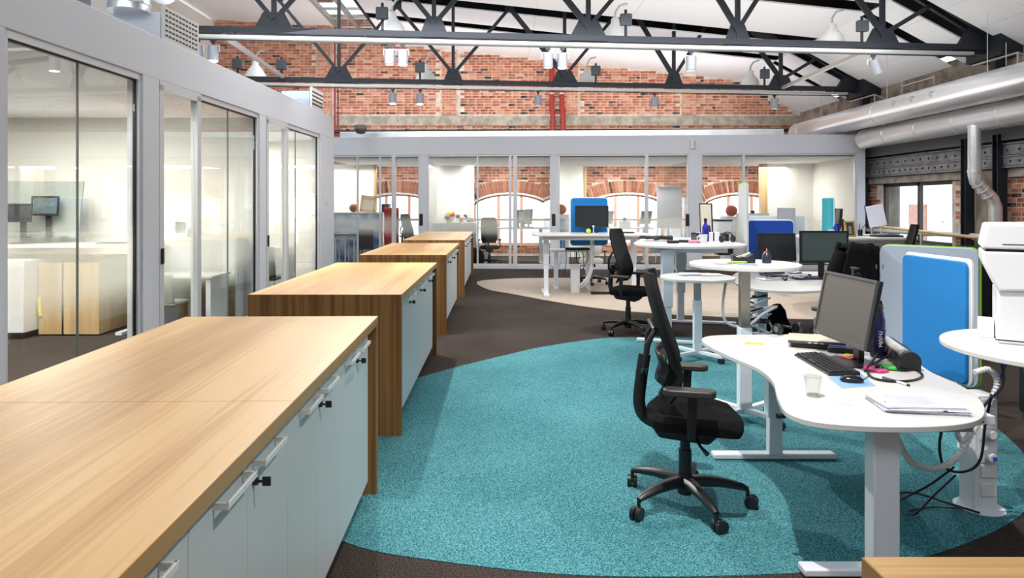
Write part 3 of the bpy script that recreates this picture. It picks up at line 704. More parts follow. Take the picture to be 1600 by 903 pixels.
# ================= DUCTS =================
def duct(name, label, x, z, r, y0, y1, seams, spiral=False):
    t = thing(name, label, 'duct', (x, y0, z)); L = y1-y0
    n = int(L/.09) if spiral else 2; pts = [(0, L*i/n, 0) for i in range(n+1)]
    rr = [r*(1+(.012 if i % 2 else 0)) for i in range(n+1)] if spiral else r
    MB().tube(pts, rr, 28).build('spiral_tube' if spiral else 'tube', galv, t, smooth=True)
    for s in seams: MB().cyl((0, s, 0), (0, s+.04, 0), r*1.035, n=28).build('joint_band', galv, t, smooth=True)
    for s in range(1, int(L), 3): MB().cyl((0, s, r), (0, s, r+1.0), .006, n=6).build('hanger_wire', steel_pale, t)
    return t
t = duct('spiral_air_duct', 'thick upper silver spiral air duct along the right wall', 8.3, 3.63, .26, 4.5, 18.9, [1.6, 5.4, 10.2, 13.9], True)
for y in (12.6, 13.2, 13.8): MB().cyl((8.3-.2-8.3, y-4.5, .06), (-.275, y-4.5, .065), .06, n=14).build('nozzle', steel_pale, t)
duct('air_duct', 'lower silver air duct with joint bands along the right wall', 8.62, 3.17, .225, 4.5, 16.0, [1.2+1.15*i for i in range(9)])
t = thing('drop_pipe', 'silver drop pipe bending down from the lower duct to the right', 'duct', (8.5, 12.1, 0))
MB().tube([(0, 0, 3.05), (0, 0, 2.15), (.02, 0, 2.05), (.33, 0, 1.72), (.38, 0, 1.58), (.38, 0, .1)], .105, 18).build('pipe', galv, t, smooth=True)
for z in (3.0, 2.2): MB().cyl((0, 0, z), (0, 0, z+.04), .115, n=18).build('joint_band', galv, t)
for i in range(3): MB().cyl((.06+.09*i, 0, 2.0-.1*i), (.08+.09*i, 0, 1.98-.1*i), .113, n=18).build('joint_band', galv, t)
for i, (y0, y1) in enumerate(((11.4, 12.5), (13.6, 14.7), (15.8, 16.9))):
    t = thing('duct_bracket', ['nearest grey bracket above the upper duct', 'middle grey bracket above the upper duct', 'farthest grey bracket above the upper duct'][i], 'bracket')
    MB().tube([(XR-.02, y0, 4.0), (8.75, y0, 4.2), (8.75, y1, 4.2)], .02, 4).tube([(8.75, y0, 4.2), (8.75, y0, 3.85)], .02, 4).tube([(8.75, y1, 4.2), (XR, y1, 3.9)], .02, 4).build('arm', steel_pale, t)
t = thing('eaves_beam', 'dark steel eaves beam stub where the near truss meets the wall', 'beam')
MB().b2(8.9, XR, 12.0, 12.9, 4.3, 4.75).build('beam', steel, t)
MB().b2(8.95, 9.15, 12.2, 12.35, 3.9, 4.35).build('post', steel, t)
t = thing('eaves_beam', 'dark steel eaves beam stub where the far truss meets the wall', 'beam')
MB().b2(8.85, XR, 16.5, 17.3, 4.3, 4.7).build('beam', steel, t); MB().b2(8.95, 9.15, 16.7, 16.85, 3.85, 4.3).build('post', steel, t)
# ================= AIR UNITS ON THE LEFT OFFICE ROOF =================
def ahu(u, sc, label, holes):
    p = ML @ Vector((u, 0, 3.33)); t = thing('air_unit', label, 'ventilation unit', p, math.atan2(1, .0321), 'air units on the office roof')
    L, Hh = .74*sc, .36
    um = fascia_m if holes else M('blue_grey_unit', (.35, .4, .48), .5)
    MB().b2(.0, L, .05, .55, 0, Hh*.8).build('case', um, t, bevel=.01)
    MB().b2(-.02, L, .5, .9, .0, .2).build('side_case', um, t, bevel=.01)
    pl = MB().b2(0, L, .01, .04, -.02, Hh).build('front_plate', M('grille_plate', (.66, .65, .62), .45), t)
    h = MB()
    nx, nz = (10, 6) if holes else (1, 4)
    for i in range(nx):
        for j in range(nz):
            if holes: h.b2(L*(i+.7)/(nx+.6)-.022, L*(i+.7)/(nx+.6)+.018, .004, .012, .05+.052*j, .05+.052*j+.016)
            else: h.b2(.03, L-.03, .004, .012, .06+.07*j, .085+.07*j)
    h.build('slots', blk, pl)['kind'] = 'stuff'
    if holes:
        MB().tube([(-.05, .35, .28), (-.05, .35, .55), (.1, .4, .72), (.5, .45, .8), (.9, .5, .82)], [.2, .2, .19, .18, .18], 18).build('hose', galv, t, smooth=True)
        for z in (.35, .45): MB().cyl((-.05, .35, z), (-.05, .35, z+.02), .21, n=18).build('clamp', galv, t)
ahu(U(258), 1, 'near white air unit with slotted front plate on the left office roof', True)
ahu(U(488), .9, 'far grey air unit on the left office roof', False)
t = thing('roof_duct', 'dark ribbed air duct lying above the left office roof', 'duct', (-5.1, 6.9, 3.75))
MB().tube([(-1.5, .4, .1), (-.6, .3, .05), (.2, .0, .0), (.75, -.1, -.02)], .24, 20).build('tube', M('dull_duct', (.2, .21, .24), .4, .6), t, smooth=True)
for x in (-.5, .0, .4): MB().cyl((x, .1-.2*x, .02), (x+.03, .1-.2*x, .02), .255, n=20).build('joint_band', steel, t)
t = thing('cctv_camera', 'small dark dome fixture on top of the far offices', 'camera', (-3.5, 16.6, 3.45))
MB().lathe([(.0, .12), (.16, .12), (.15, .0), (.1, -.08), (0, -.1)], 14).build('housing', M('dark_housing', (.12, .11, .1), .5), t)
t = thing('wall_fitting', 'small white round fitting on the far office fascia', 'fitting', (MF @ Vector((V_(1082), 0, 3.07))))
MB().cyl((0, 0, -.08), (0, 0, .12), .07, n=14).build('case', frame_m, t)
# ================= OAK TOPPED CABINET ISLANDS =================
def island(label, x, y, rz, W, L, doors, far_panel=True, near_panel=True, seams=(), keys=True, open_near=False):
    """origin: near right corner on the floor; front (doors) faces +x, worktop runs along +y"""
    t = thing('oak_cabinet', label, 'cabinet', (x, y, 0), rz, 'oak topped cabinet islands'); Z = 1.0
    cuts = [0]+list(seams)+[L]
    for a, b in zip(cuts, cuts[1:]):
        MB().b2(-W, 0, a+.0008, b-.0008, Z-.048, Z).build('worktop', [oak_y], t, bevel=.0015)
        MB().b2(-.0002, .0012, a+.001, b-.001, Z-.047, Z-.0015).build('edge_band', oak_e, t)
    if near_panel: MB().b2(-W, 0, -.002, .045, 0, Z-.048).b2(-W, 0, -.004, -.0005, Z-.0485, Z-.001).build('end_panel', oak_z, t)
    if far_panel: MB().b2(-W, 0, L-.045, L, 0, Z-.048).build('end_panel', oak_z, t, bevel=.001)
    d0, d1 = doors[0][0], doors[-1][1]
    MB().b2(-W+.03, -.05, d0, d1, .12, Z-.05).build('carcass', door_w, t)
    MB().b2(-W+.06, -.09, d0-.02, d1+.02, 0, .12).build('plinth', plinth_m, t)
    for a, b, side in doors:
        d = MB().b2(-.05, -.031, a+.0015, b-.0015, .12, Z-.055).build('door', door_w, t, bevel=.001)
        hy = (b-.125, b-.02) if side > 0 else (a+.02, a+.125)
        hl = (b-.235, b-.035) if side > 0 else (a+.035, a+.235)
        MB().b2(.0, .008, hl[0], hl[1], .9, .918).b2(-.032, .008, hl[0], hl[0]+.008, .9, .918).b2(-.032, .008, hl[1]-.008, hl[1], .9, .918).build('handle', handle_m, d, bevel=.0015)
        if side < 0 and keys:
            yk = a+.045
            MB().cyl((-.031, yk, .855), (-.018, yk, .855), .011, n=12).build('lock', blk, d)
            MB().cyl((-.018, yk, .855), (-.004, yk, .855), .004, n=8).b2(-.006, .018, yk-.003, yk+.003, .842, .868).build('key', blk, d, bevel=.002)
    return t
def pairs(y0, n, w=.365):
    out = []
    for i in range(n): out += [(y0+2*w*i, y0+2*w*i+w, 1), (y0+2*w*i+w, y0+2*w*(i+1), -1)]
    return out
island('oak-topped pale cabinet island nearest the camera on the left', -.649, .62, .0185, 1.085, 3.205, pairs(.14, 4), near_panel=False, seams=(1.56,))
island('second oak cabinet island with shade-darkened upright-grain end behind the nearest one', -.712, 4.73, 0, 1.08, 2.57, pairs(.22, 3))
island('third oak cabinet island counted away from the camera', -.70, 8.40, 0, 1.09, 2.5, pairs(.2, 3))
island('farthest oak cabinet island next to the far glass offices', -.665, 11.8, 0, 1.09, 3.6, pairs(.2, 4))
# low cabinet corner in the lower right
t = thing('oak_cabinet', 'oak cabinet top corner cut off at the bottom right of the picture', 'cabinet', (.655, 1.218, 0), 0, 'oak topped cabinet islands')
MB().b2(0, 1.7, -.9, 0, .952, 1.0).build('worktop', oak_x, t, bevel=.0015)
MB().b2(-.002, .04, -.9, 0, 0, .952).build('end_panel', oak_e, t)
MB().b2(-.004, .0, -.9, 0, .952, .999).build('edge_band', oak_e, t)
MB().b2(.04, 1.6, -.87, -.03, .1, .95).build('carcass', door_w, t)
for i in range(4): MB().b2(.05+.38*i, .05+.38*i+.376, -.03, -.012, .1, .945).build('door', door_w, t)
# ================= OFFICE CHAIRS =================
def office_chair(label, x, y, heading, lift=0, base=138, back='mesh', shell=None, group='black office chairs'):
    t = thing('office_chair', label, 'chair', (x, y, 0), heading, group)
    # base
    hub = MB().lathe([(0, .065), (.038, .065), (.04, .075), (.04, .16), (.028, .19), (.028, .2), (0, .2)], 20).build('base_hub', blk, t, smooth=True)
    for i in range(5):
        a = math.radians(base+72*i)-heading; d = Vector((math.cos(a), math.sin(a), 0))
        def pt(r, z): return (d.x*r, d.y*r, z)
        leg = MB().tube([pt(.02, .13), pt(.1, .137), pt(.2, .13), pt(.3, .112), pt(.33, .1)], [.042, .037, .031, .024, .017], 10, flat=.8).build('base_leg', blk, t, smooth=True)
        c = Vector(pt(.33, 0)); s = Vector((-d.y, d.x, 0)); sw = math.radians(40*((i*37) % 5)-60); hd = (Matrix.Rotation(sw, 3, 'Z') @ s); off = (Matrix.Rotation(sw, 3, 'Z') @ d)*.02
        w_ = MB()
        for q in (-1, 1):
            cc = c+off+hd*q*.016; w_.cyl((cc.x-hd.x*.011, cc.y-hd.y*.011, .035), (cc.x+hd.x*.011, cc.y+hd.y*.011, .035), .035, n=18)
        w_.tube([pt(.33, .1), pt(.33, .06)], .01, 8)
        w_.ball((c.x+off.x*.6, c.y+off.y*.6, .047), .024, 10)
        w_.build('caster', blk, leg, smooth=True)
    MB().cyl((0, 0, .15), (0, 0, .40+lift), .027, n=16).cyl((0, 0, .08), (0, 0, .3+lift*.5), .035, n=16).build('gas_column', blk, t, smooth=True)
    z = lift
    # tilt mechanism
    MB().prism([(-.14, .37+z), (.12, .35+z), (.17, .40+z), (.17, .435+z), (-.18, .435+z)], -.09, .09, 'Y').build('mechanism', blk, t, bevel=.015)
    MB().tube([(.05, -.09, .39+z), (.07, -.2, .38+z), (.1, -.24, .36+z)], [.008, .008, .013], 8).build('lever', blk, t)
    # seat: contoured cushion
    seat = MB(); g = []
    n = 14; top = []
    for i in range(n+1):
        row = []
        for j in range(n+1):
            u = i/n*2-1; v = j/n*2-1
            # squircle mapping
            X = u*math.sqrt(1-v*v*.32)*.255+.045; Yv = v*math.sqrt(1-u*u*.32)*.255
            rr = max(abs(u), abs(v)); dz = .0 if rr < .8 else -((rr-.8)/.2)**2*.03
            zz = .528+z-.018*(1-v*v)*(1-u*u)+dz-(.028*max(0, u-.5)*2)
            row.append((X, Yv, zz))
        top.append(row)
    seat.sheet(top)
    k = n+1; bot = [[(p[0], p[1], (.44+z) if 0 < i < n and 0 < j < n else .458+z-.02*max(0, (i/n*2-1))) for j, p in enumerate(r)] for i, r in enumerate(top)]
    seat.sheet(bot); b0 = k*k
    ring = [(i, 0) for i in range(n)]+[(n, j) for j in range(n)]+[(i, n) for i in range(n, 0, -1)]+[(0, j) for j in range(n, 0, -1)]
    for a, b in zip(ring, ring[1:]+ring[:1]): seat.f.append((a[0]*k+a[1], b[0]*k+b[1], b0+b[0]*k+b[1], b0+a[0]*k+a[1])); seat.m.append(0)
    seat.build('seat', blk_soft if not shell else shell, t, smooth=True)
    MB().b2(-.16, .2, -.2, .2, .43+z, .46+z).build('seat_pan', blk, t, bevel=.01)
    # backrest: curved panel
    prof = smoothline([(-.215, 1.26, .17), (-.20, 1.17, .215), (-.155, 1.0, .225), (-.105, .86, .225), (-.075, .76, .222), (-.085, .67, .215), (-.13, .585, .18)], 4)
    bk = MB(); front = []; rear = []; m = 14
    for X, zz, hw in prof:
        rf = []; rb = []
        for j in range(m+1):
            v = j/m*2-1; cx = X+.05*v*v
            e = .5 if abs(v) > .99 else 1
            rf.append((cx+.013*e, v*hw, zz+z)); rb.append((cx-.013*e, v*hw, zz+z))
        front.append(rf); rear.append(rb)
    bk.sheet(front); bk.sheet(rear); R = len(prof); C = m+1; b0 = R*C
    ring = [(i, 0) for i in range(R-1)]+[(R-1, j) for j in range(C-1)]+[(i, C-1) for i in range(R-1, 0, -1)]+[(0, j) for j in range(C-1, 0, -1)]
    for a, b in zip(ring, ring[1:]+ring[:1]): bk.f.append((a[0]*C+a[1], b[0]*C+b[1], b0+b[0]*C+b[1], b0+a[0]*C+a[1])); bk.m.append(0)
    bk.build('backrest', shell if shell else (blk_mesh if back == 'mesh' else blk_soft), t, smooth=True)
    fr = MB()
    for s in (-1, 1):
        fr.tube([(-.16, s*.13, .96+z), (-.2, s*.15, .88+z), (-.21, s*.13, .76+z)], [.012, .017, .014], 8)
        fr.tube([(-.21, s*.13, .76+z), (-.225, s*.02, .70+z)], [.014, .017], 8)
    fr.tube([(-.16, -.13, .96+z), (-.19, 0, .985+z), (-.16, .13, .96+z)], .014, 8)
    fr.build('back_frame', blk, t, smooth=True)
    MB().tube(smoothline([(-.02, 0, .42+z), (-.13, 0, .42+z), (-.215, 0, .455+z), (-.245, 0, .53+z), (-.235, 0, .66+z), (-.215, 0, .80+z)], 4), .022, 10, flat=1.5).build('spine', blk, t, smooth=True)
    lumb = []
    MB().sheet([[(-.135+.045*v*v-abs(zz-.76)*.3, v*.2, zz+z) for v in (-1, -.6, -.2, .2, .6, 1)] for zz in (.68, .72, .76, .8, .84)]).build('lumbar_pad', blk, t, solid=.012, smooth=True)
    for s in (-1, 1):
        arm = MB().tube([(.02, s*.2, .44+z), (.02, s*.275, .45+z), (.02, s*.285, .5+z), (.025, s*.285, .665+z)], [.02, .022, .024, .026], 8, flat=.6)
        arm = arm.build('armrest', blk, t, smooth=True)
        MB().prism([(p[0]+.01, p[1]+s*.28) for p in rrect(.26, .085, .038, 5)], .66+z, .695+z).build('arm_pad', M('rubber_arm_pad', (.035, .032, .03), .45), arm, bevel=.008)
    return t
office_chair('large black mesh-back office chair at the nearest desk', .995, 3.66, math.radians(-13), .01, 138)
office_chair('black high-back office chair at the edge of the beige carpet', 1.60, 8.55, math.radians(-33), .055, 150)
light_shell = M('light_grey_chair_shell', (.62, .62, .58), .6)
c_ = office_chair('pale-backed office chair under the standing desk with the blue screen', 1.80, 13.7, math.radians(-95), 0.0, 120, shell=light_shell, group='pale office chairs')
office_chair('black office chair draped with a black jacket behind the nearest monitor', 3.17, 6.15, math.radians(110), 0.0, 100)
office_chair('black office chair with raised headrest beyond the white divider panel', 5.75, 9.7, math.radians(160), .08, 100)
# ================= HEIGHT-ADJUSTABLE DESKS =================
def colm(t, x, y, zt, w=.085, d=.06, foot=None, fz=.05, zs=.42):
    MB().b2(x-w/2, x+w/2, y-d/2, y+d/2, zs, zt).build('leg', leg_w, t, bevel=.006)
    MB().b2(x-w*.4, x+w*.4, y-d*.38, y+d*.38, .04, zs).build('leg_inner', leg_w, t, bevel=.005)
    if foot:
        (x0, y0), (x1, y1) = foot; L = math.hypot(x1-x0, y1-y0)
        MB().box(((x0+x1)/2, (y0+y1)/2, .025), (L, .075, .035), rz=math.atan2(y1-y0, x1-x0)).build('foot', leg_w, t, bevel=.008)
# --- desk 1 ---
D1 = .72
t = thing('office_desk', 'nearest white curved desk with a monitor and keyboard', 'desk')
out = [(1.34, 4.51), (1.345, 4.25), (1.385, 3.99), (1.43, 3.75), (1.40, 3.48), (1.31, 3.2), (1.255, 2.98), (1.30, 2.85), (1.435, 2.79), (1.62, 2.77), (1.835, 2.785), (2.01, 2.85), (2.14, 2.98),
       (2.25, 3.17), (2.32, 3.40), (2.345, 3.68), (2.45, 4.05), (2.55, 4.5), (2.48, 4.71), (2.2, 4.74), (2.0, 4.73), (1.6, 4.71), (1.42, 4.66)]
MB().prism(smoothloop(out, 5), D1-.026, D1).build('desk_top', wh_desk, t, bevel=.003)
MB().b2(1.5, 2.2, 3.0, 3.1, .655, .69).b2(1.5, 1.6, 3.0, 4.4, .66, .69).b2(2.05, 2.15, 3.0, 4.4, .66, .69).b2(1.5, 2.2, 4.22, 4.34, .655, .69).build('under_frame', leg_w, t)
colm(t, 1.655, 2.93, .66, .113, .08, ((1.32, 2.97), (2.1, 2.97)), zs=.045)
colm(t, 1.74, 4.30, .66, .105, .08, ((1.35, 4.32), (2.13, 4.32)), zs=.28)
MB().b2(1.85, 2.1, 3.0, 3.3, .62, .66).build('control_box', M('grey_motor_box', (.33, .34, .36), .4), t)
MB().cyl((1.235, 3.02, .685), (1.275, 3.03, .685), .012, n=12).build('height_knob', blk, t)
t = thing('desk_screen', 'bright blue felt screen with white rim behind the power strip of the nearest desk', 'desk divider', (3.055, 4.745, 0), PI/2)
MB().prism(rrect(.73, .84, .05, 5, (0, .856)), -.022, -.004, 'Y').build('frame', wh, t, bevel=.003)
MB().prism(rrect(.70, .81, .045, 5, (.008, .85)), -.003, .02, 'Y').build('felt', blue_f, t, bevel=.008)
for x_ in (-.25, .25): MB().b2(x_-.02, x_+.02, -.03, .0, 0, .5).build('leg', leg_w, t)
a = Vector((3.315, 5.9)); b = Vector((3.80, 5.36)); c = (a+b)/2; L = (b-a).length
t = thing('divider_panel', 'large pale grey divider panel with lime edge behind the blue screen', 'desk divider', (c.x, c.y, 0), math.atan2(b.y-a.y, b.x-a.x))
MB().prism(rrect(L, 1.12, .07, 6, (0, .72)), -.012, .012, 'Y').build('felt', grey_f, t, bevel=.004)
MB().prism(rrect(L+.016, 1.135, .075, 6, (.006, .72)), .013, .028, 'Y').build('edge_trim', lime, t)
MB().b2(-.25, -.2, -.03, .05, 0, .2).b2(.2, .25, -.03, .05, 0, .2).build('leg', leg_w, t)
# --- round table with printer ---
def round_table(label, x, y, z, r, chrome_from, wcol=.085, star=True, rot=0, group='round side tables', white=False):
    t = thing('round_table', label, 'table', (x, y, 0), rot, group)
    MB().lathe([(0, z-.028), (r-.004, z-.028), (r, z-.024), (r, z-.004), (r-.004, z), (0, z)], 56).build('table_top', wh_desk, t, smooth=True)
    if not white: MB().b2(-wcol*.4, wcol*.4, -wcol*.3, wcol*.3, chrome_from, z-.03).build('chrome_column', chrome, t, bevel=.006)
    MB().b2(-wcol/2, wcol/2, -wcol*.4, wcol*.4, .05, chrome_from).build('column', leg_w, t, bevel=.006)
    MB().b2(-.12, .12, -.1, .1, z-.05, z-.028).build('plate', leg_w, t)
    if star:
        for i in range(4):
            a_ = math.radians(35+90*i); d = Vector((math.cos(a_), math.sin(a_)))
            lg = MB().box((d.x*.17, d.y*.17, .075), (.3, .045, .035), rz=a_).build('base_leg', leg_w, t, bevel=.005)
            MB().cyl((d.x*.3-d.y*.02, d.y*.3+d.x*.02, .032), (d.x*.3+d.y*.02, d.y*.3-d.x*.02, .032), .032, n=16).build('caster', blk, lg)
    return t
T1 = (3.08, 3.67, .85)
round_table('white round table carrying the printer at the right edge', *T1, .583, .8, .09, False, white=True)
round_table('small white round table with papers, left of the taller round one', 2.06, 7.1, .87, .385, .62)
round_table('tall white round table holding the black wave-shaped holder', 1.84, 5.11, 1.187, .405, .70, .095)
# --- desk 2 (far standing desk) ---
t = thing('office_desk', 'far white standing desk carrying the blue-screened monitor', 'desk')
MB().prism(smoothloop([(.55, 11.75), (.75, 11.62), (1.6, 11.65), (2.45, 11.6), (2.6, 11.8), (2.62, 12.5), (2.45, 12.68), (.75, 12.68), (.56, 12.55)], 4), 1.07, 1.1).build('desk_top', wh_desk, t, bevel=.003)
MB().b2(.7, 2.45, 11.75, 11.85, 1.0, 1.06).b2(.7, 2.45, 12.7, 12.8, 1.0, 1.06).build('under_frame', leg_w, t)
for x, y in ((.78, 12.0), (2.38, 12.2)):
    colm(t, x, y, 1.05, .1, .08, None, zs=.55); MB().b2(x-.05, x+.05, 11.75, 12.6, .005, .05).build('foot', leg_w, t, bevel=.008)
t = thing('desk_screen', 'bright blue felt screen behind the far dark monitor', 'desk divider', (1.64, 12.75, 0))
MB().prism(rrect(.72, .92, .07, 6, (0, 1.30)), -.03, .0, 'Y').build('frame', wh, t, bevel=.003)
MB().prism(rrect(.69, .89, .06, 6, (0, 1.30)), -.05, -.031, 'Y').build('felt', blue_f, t, bevel=.006)
t = thing('side_table', 'low white side table with tangled cables left under the far standing desk', 'table', (1.35, 13.05, 0))
MB().b2(-.42, .4, -.3, .3, .72, .75).build('table_top', wh_desk, t, bevel=.004)
MB().b2(-.35, -.27, -.04, .04, .02, .72).b2(-.35, -.27, -.28, .28, .0, .03).build('leg', leg_w, t)
MB().b2(.27, .35, -.04, .04, .02, .72).b2(.27, .35, -.28, .28, .0, .03).build('leg', leg_w, t)
t = thing('power_pillar', 'white cable and socket pillar under the far standing desk', 'power pillar', (1.34, 12.4, 0))
MB().b2(-.08, .08, -.07, .07, 0, .52).build('pillar', wh, t, bevel=.005)
for z in (.2, .32, .44): MB().b2(.02, .06, -.075, -.07, z-.03, z+.03).build('socket', wh, t)
# --- desk 3 ---
t = thing('office_desk', 'white standing desk with mug, bottle and cables in the middle', 'desk')
MB().prism(smoothloop([(1.62, 8.3), (1.7, 7.95), (2.0, 7.7), (2.6, 7.75), (2.95, 8.1), (3.0, 8.8), (3.05, 9.5), (2.8, 9.75), (2.2, 9.7), (1.95, 9.4), (1.8, 8.9)], 5), 1.12, 1.147).build('desk_top', wh_desk, t, bevel=.003)
MB().b2(1.8, 2.7, 8.05, 8.15, 1.05, 1.11).b2(1.9, 2.8, 9.1, 9.2, 1.05, 1.11).build('under_frame', leg_w, t)
for x, y, f in ((1.95, 7.95, ((1.6, 8.0), (2.32, 7.78))), (2.45, 9.25, ((2.25, 9.3), (3.15, 9.05)))):
    MB().b2(x-.07, x+.07, y-.05, y+.05, .75, 1.1).build('leg', leg_w, t, bevel=.008)
    colm(t, x, y, .76, .115, .085, f, zs=.42)
t = thing('divider_panel', 'tall narrow pale panel with green edge standing at the middle desk', 'desk divider', (3.12, 8.7, 0), math.atan2(-1.0, -.25)+PI)
MB().prism(rrect(1.0, .9, .03, 4, (0, 1.45)), -.012, .014, 'Y').build('felt', M('cool_grey_felt', (.55, .57, .58), .9), t, bevel=.003)
MB().b2(.5, .53, -.012, .014, 1.0, 1.9).b2(-.5, .53, -.012, .014, 1.9, 1.912).build('edge_trim', lime, t)
# --- desk 4 ---
t = thing('office_desk', 'white desk with two dark monitors in front of the cobalt screen', 'desk')
MB().prism(smoothloop([(2.66, 7.45), (2.78, 7.12), (3.1, 7.0), (3.5, 7.15), (3.85, 7.35), (4.3, 7.3), (4.9, 7.2), (5.2, 7.6), (5.2, 8.7), (5.0, 9.0), (4.2, 9.05), (3.3, 9.0), (3.0, 8.7), (2.75, 8.0)], 5), .70, .727).build('desk_top', wh_desk, t, bevel=.003)
colm(t, 2.84, 7.38, .70, .12, .09, ((2.55, 7.5), (3.3, 7.3)), zs=.34)
colm(t, 4.7, 8.0, .70, .12, .09, ((4.4, 8.0), (5.1, 8.0)), zs=.34)
MB().b2(2.8, 4.8, 7.6, 7.7, .65, .70).build('under_frame', leg_w, t)
t = thing('desk_screen', 'cobalt blue felt screen with white rim behind two dark monitors', 'desk divider', (3.62, 9.1, 0), math.radians(-4))
MB().prism(rrect(.63, .75, .06, 6, (0, 1.05)), -.02, .0, 'Y').build('frame', wh, t, bevel=.004)
MB().prism(rrect(.60, .72, .05, 6, (0, 1.05)), -.04, -.0205, 'Y').build('felt', cobalt, t, bevel=.006)
# --- desk 5 ---
t = thing('office_desk', 'white standing desk with wooden photo frame at the back right', 'desk')
MB().prism(smoothloop([(4.7, 10.2), (5.1, 10.05), (5.7, 10.1), (6.3, 10.2), (6.5, 10.8), (6.3, 11.3), (5.2, 11.4), (4.8, 11.0)], 4), 1.09, 1.12).build('desk_top', wh_desk, t, bevel=.003)
colm(t, 5.35, 10.5, 1.08, .11, .08, ((5.0, 10.4), (5.8, 10.4)), zs=.5); colm(t, 6.1, 10.9, 1.08, .11, .08, ((5.8, 11.0), (6.4, 11.0)), zs=.5)
MB().b2(5.0, 6.2, 10.35, 10.42, .98, 1.08).build('modesty_rail', leg_w, t)
t = thing('desk_screen', 'teal felt screen seen edge-on before the far right office', 'desk divider', (5.45, 11.25, 0), math.radians(76))
MB().prism(rrect(.7, .62, .02, 3, (0, 1.42)), -.005, .02, 'Y').build('felt', teal_f, t)
MB().prism(rrect(.74, .65, .02, 3, (0, 1.42)), -.024, -.006, 'Y').build('frame', wh, t)
t = thing('divider_panel', 'low white divider panel left of the teal screen', 'desk divider', (5.28, 12.6, 0))
MB().b2(-.65, .38, -.02, .02, .7, 1.41).build('panel', grey_f, t, bevel=.008)
for x in (-.5, .25): MB().b2(x-.02, x+.02, -.02, .02, 0, .7).build('leg', leg_w, t)
t = thing('divider_panel', 'short grey divider rising above the cobalt screen', 'desk divider', (5.15, 12.2, 0))
MB().b2(-.04, .04, -.3, .3, .8, 1.56).build('panel', M('mid_grey_felt', (.36, .38, .42), .9), t); MB().b2(-.02, .02, -.1, .1, 0, .8).build('leg', leg_w, t)
t = thing('flip_stand', 'small grey clip board standing behind the cobalt screen', 'board', (4.95, 13.3, 0))
MB().b2(-.32, .32, -.02, .02, .9, 1.45).build('board', M('dull_grey_board', (.42, .43, .40), .6), t)
MB().b2(-.02, .02, -.03, .03, 0, .9).build('leg', leg_w, t); MB().b2(-.03, .03, -.03, .03, 1.45, 1.5).build('clip', blk, t)
# dark screens left of printer
# ================= PRINTER =================
t = thing('printer', 'big white office printer on the round table at the right edge', 'printer', (3.10, 3.86, T1[2]), math.radians(-33))
MB().prism([(-.22, 0), (.3, 0), (.3, .33), (-.22, .30)], -.22, .22, 'Y').build('body', wh, t, bevel=.012)
MB().prism([(-.22, .30), (.3, .33), (.34, .52), (-.29, .52), (-.29, .46)], -.25, .23, 'Y').build('output_deck', wh, t, bevel=.012)
MB().b2(-.275, .33, -.24, .23, .52, .533).build('gap_strip', blk, t)
MB().prism([(-.295, .535), (.34, .535), (.34, .66), (.25, .685), (-.27, .675)], -.255, .235, 'Y').build('scanner_lid', wh, t, bevel=.012)
MB().b2(-.2, .3, -.2575, -.255, .56, .564).build('lid_line', blk, t)
MB().b2(-.23, .28, -.222, -.219, .018, .024).build('tray_line', blk, t)
v_ = MB()
for i in range(9): v_.b2(.02, .06, -.224, -.221, .17+.016*i, .177+.016*i)
v_.build('vent_slots', blk, t)['kind'] = 'stuff'
MB().b2(-.3, -.225, -.05, .12, 0, .10).build('side_tray', wh, t, bevel=.004)
# ================= THINGS ON AND ROUND THE NEAREST DESK =================
def cable(name, label, pts, r, m, cat='cable', group=None, n=6, rings=0):
    o = MB().tube(smoothline(pts, 6), r, n).build(name, m, smooth=True); tag(o, label, cat, group); return o
def on(px, py, z): x, y = G(px, py, z); return (x, y, z)
def monitor(label, x, y, z, face, w_, h_, lift, tilt, scr, col=blk, base=True, chin=.018, depth=.05, group='computer monitors', seen_name=None):
    """origin on the desk below the panel; local +x is where the screen looks"""
    t = thing('monitor', label, 'monitor', (x, y, z), face, group)
    R = Matrix.Translation((0, 0, lift+h_/2)) @ Matrix.Rotation(-tilt, 4, 'Y')
    p = MB(R).box((-depth/2, 0, 0), (depth*.5, w_, h_)).build('panel', blk, t, bevel=.004)
    MB(R).box((-depth*.85, 0, 0), (depth*.5, w_*.7, h_*.7)).build('panel_back', blk, p, bevel=.01)
    b = chin
    MB(R).b2(-depth*.26, .004, -w_/2, w_/2, h_/2-b, h_/2).b2(-depth*.26, .004, -w_/2, w_/2, -h_/2, -h_/2+b*1.5).b2(-depth*.26, .004, -w_/2, -w_/2+b, -h_/2+b, h_/2-b).b2(-depth*.26, .004, w_/2-b, w_/2, -h_/2+b, h_/2-b).build('bezel', col, p, bevel=.001)
    MB(R).b2(-.012, -.004, -w_/2+b, w_/2-b, -h_/2+b*1.5, h_/2-b).build('screen', scr, p)
    if base:
        MB().box((-.09, 0, .5*(lift+h_*.5)), (.03, .07, lift+h_*.5)).build('stand', blk, t, bevel=.006)
        MB().prism([(q[0]-.06, q[1]) for q in rrect(.2, .26, .05, 5)], 0, .014).build('stand_base', blk, t, bevel=.003)
    return t
def text(body, size, m, parent, mat4, ext=.0004):
    cu = bpy.data.curves.new('lettering', 'FONT'); cu.body = body; cu.size = size; cu.extrude = ext; cu.align_x = 'CENTER'; cu.align_y = 'CENTER'
    cu.materials.append(m); o = bpy.data.objects.new('lettering', cu); S.collection.objects.link(o); bpy.context.view_layer.update()
    me = bpy.data.meshes.new_from_object(o); bpy.data.objects.remove(o); o = bpy.data.objects.new('lettering', me); S.collection.objects.link(o); o.parent = parent; o.matrix_local = mat4; return o
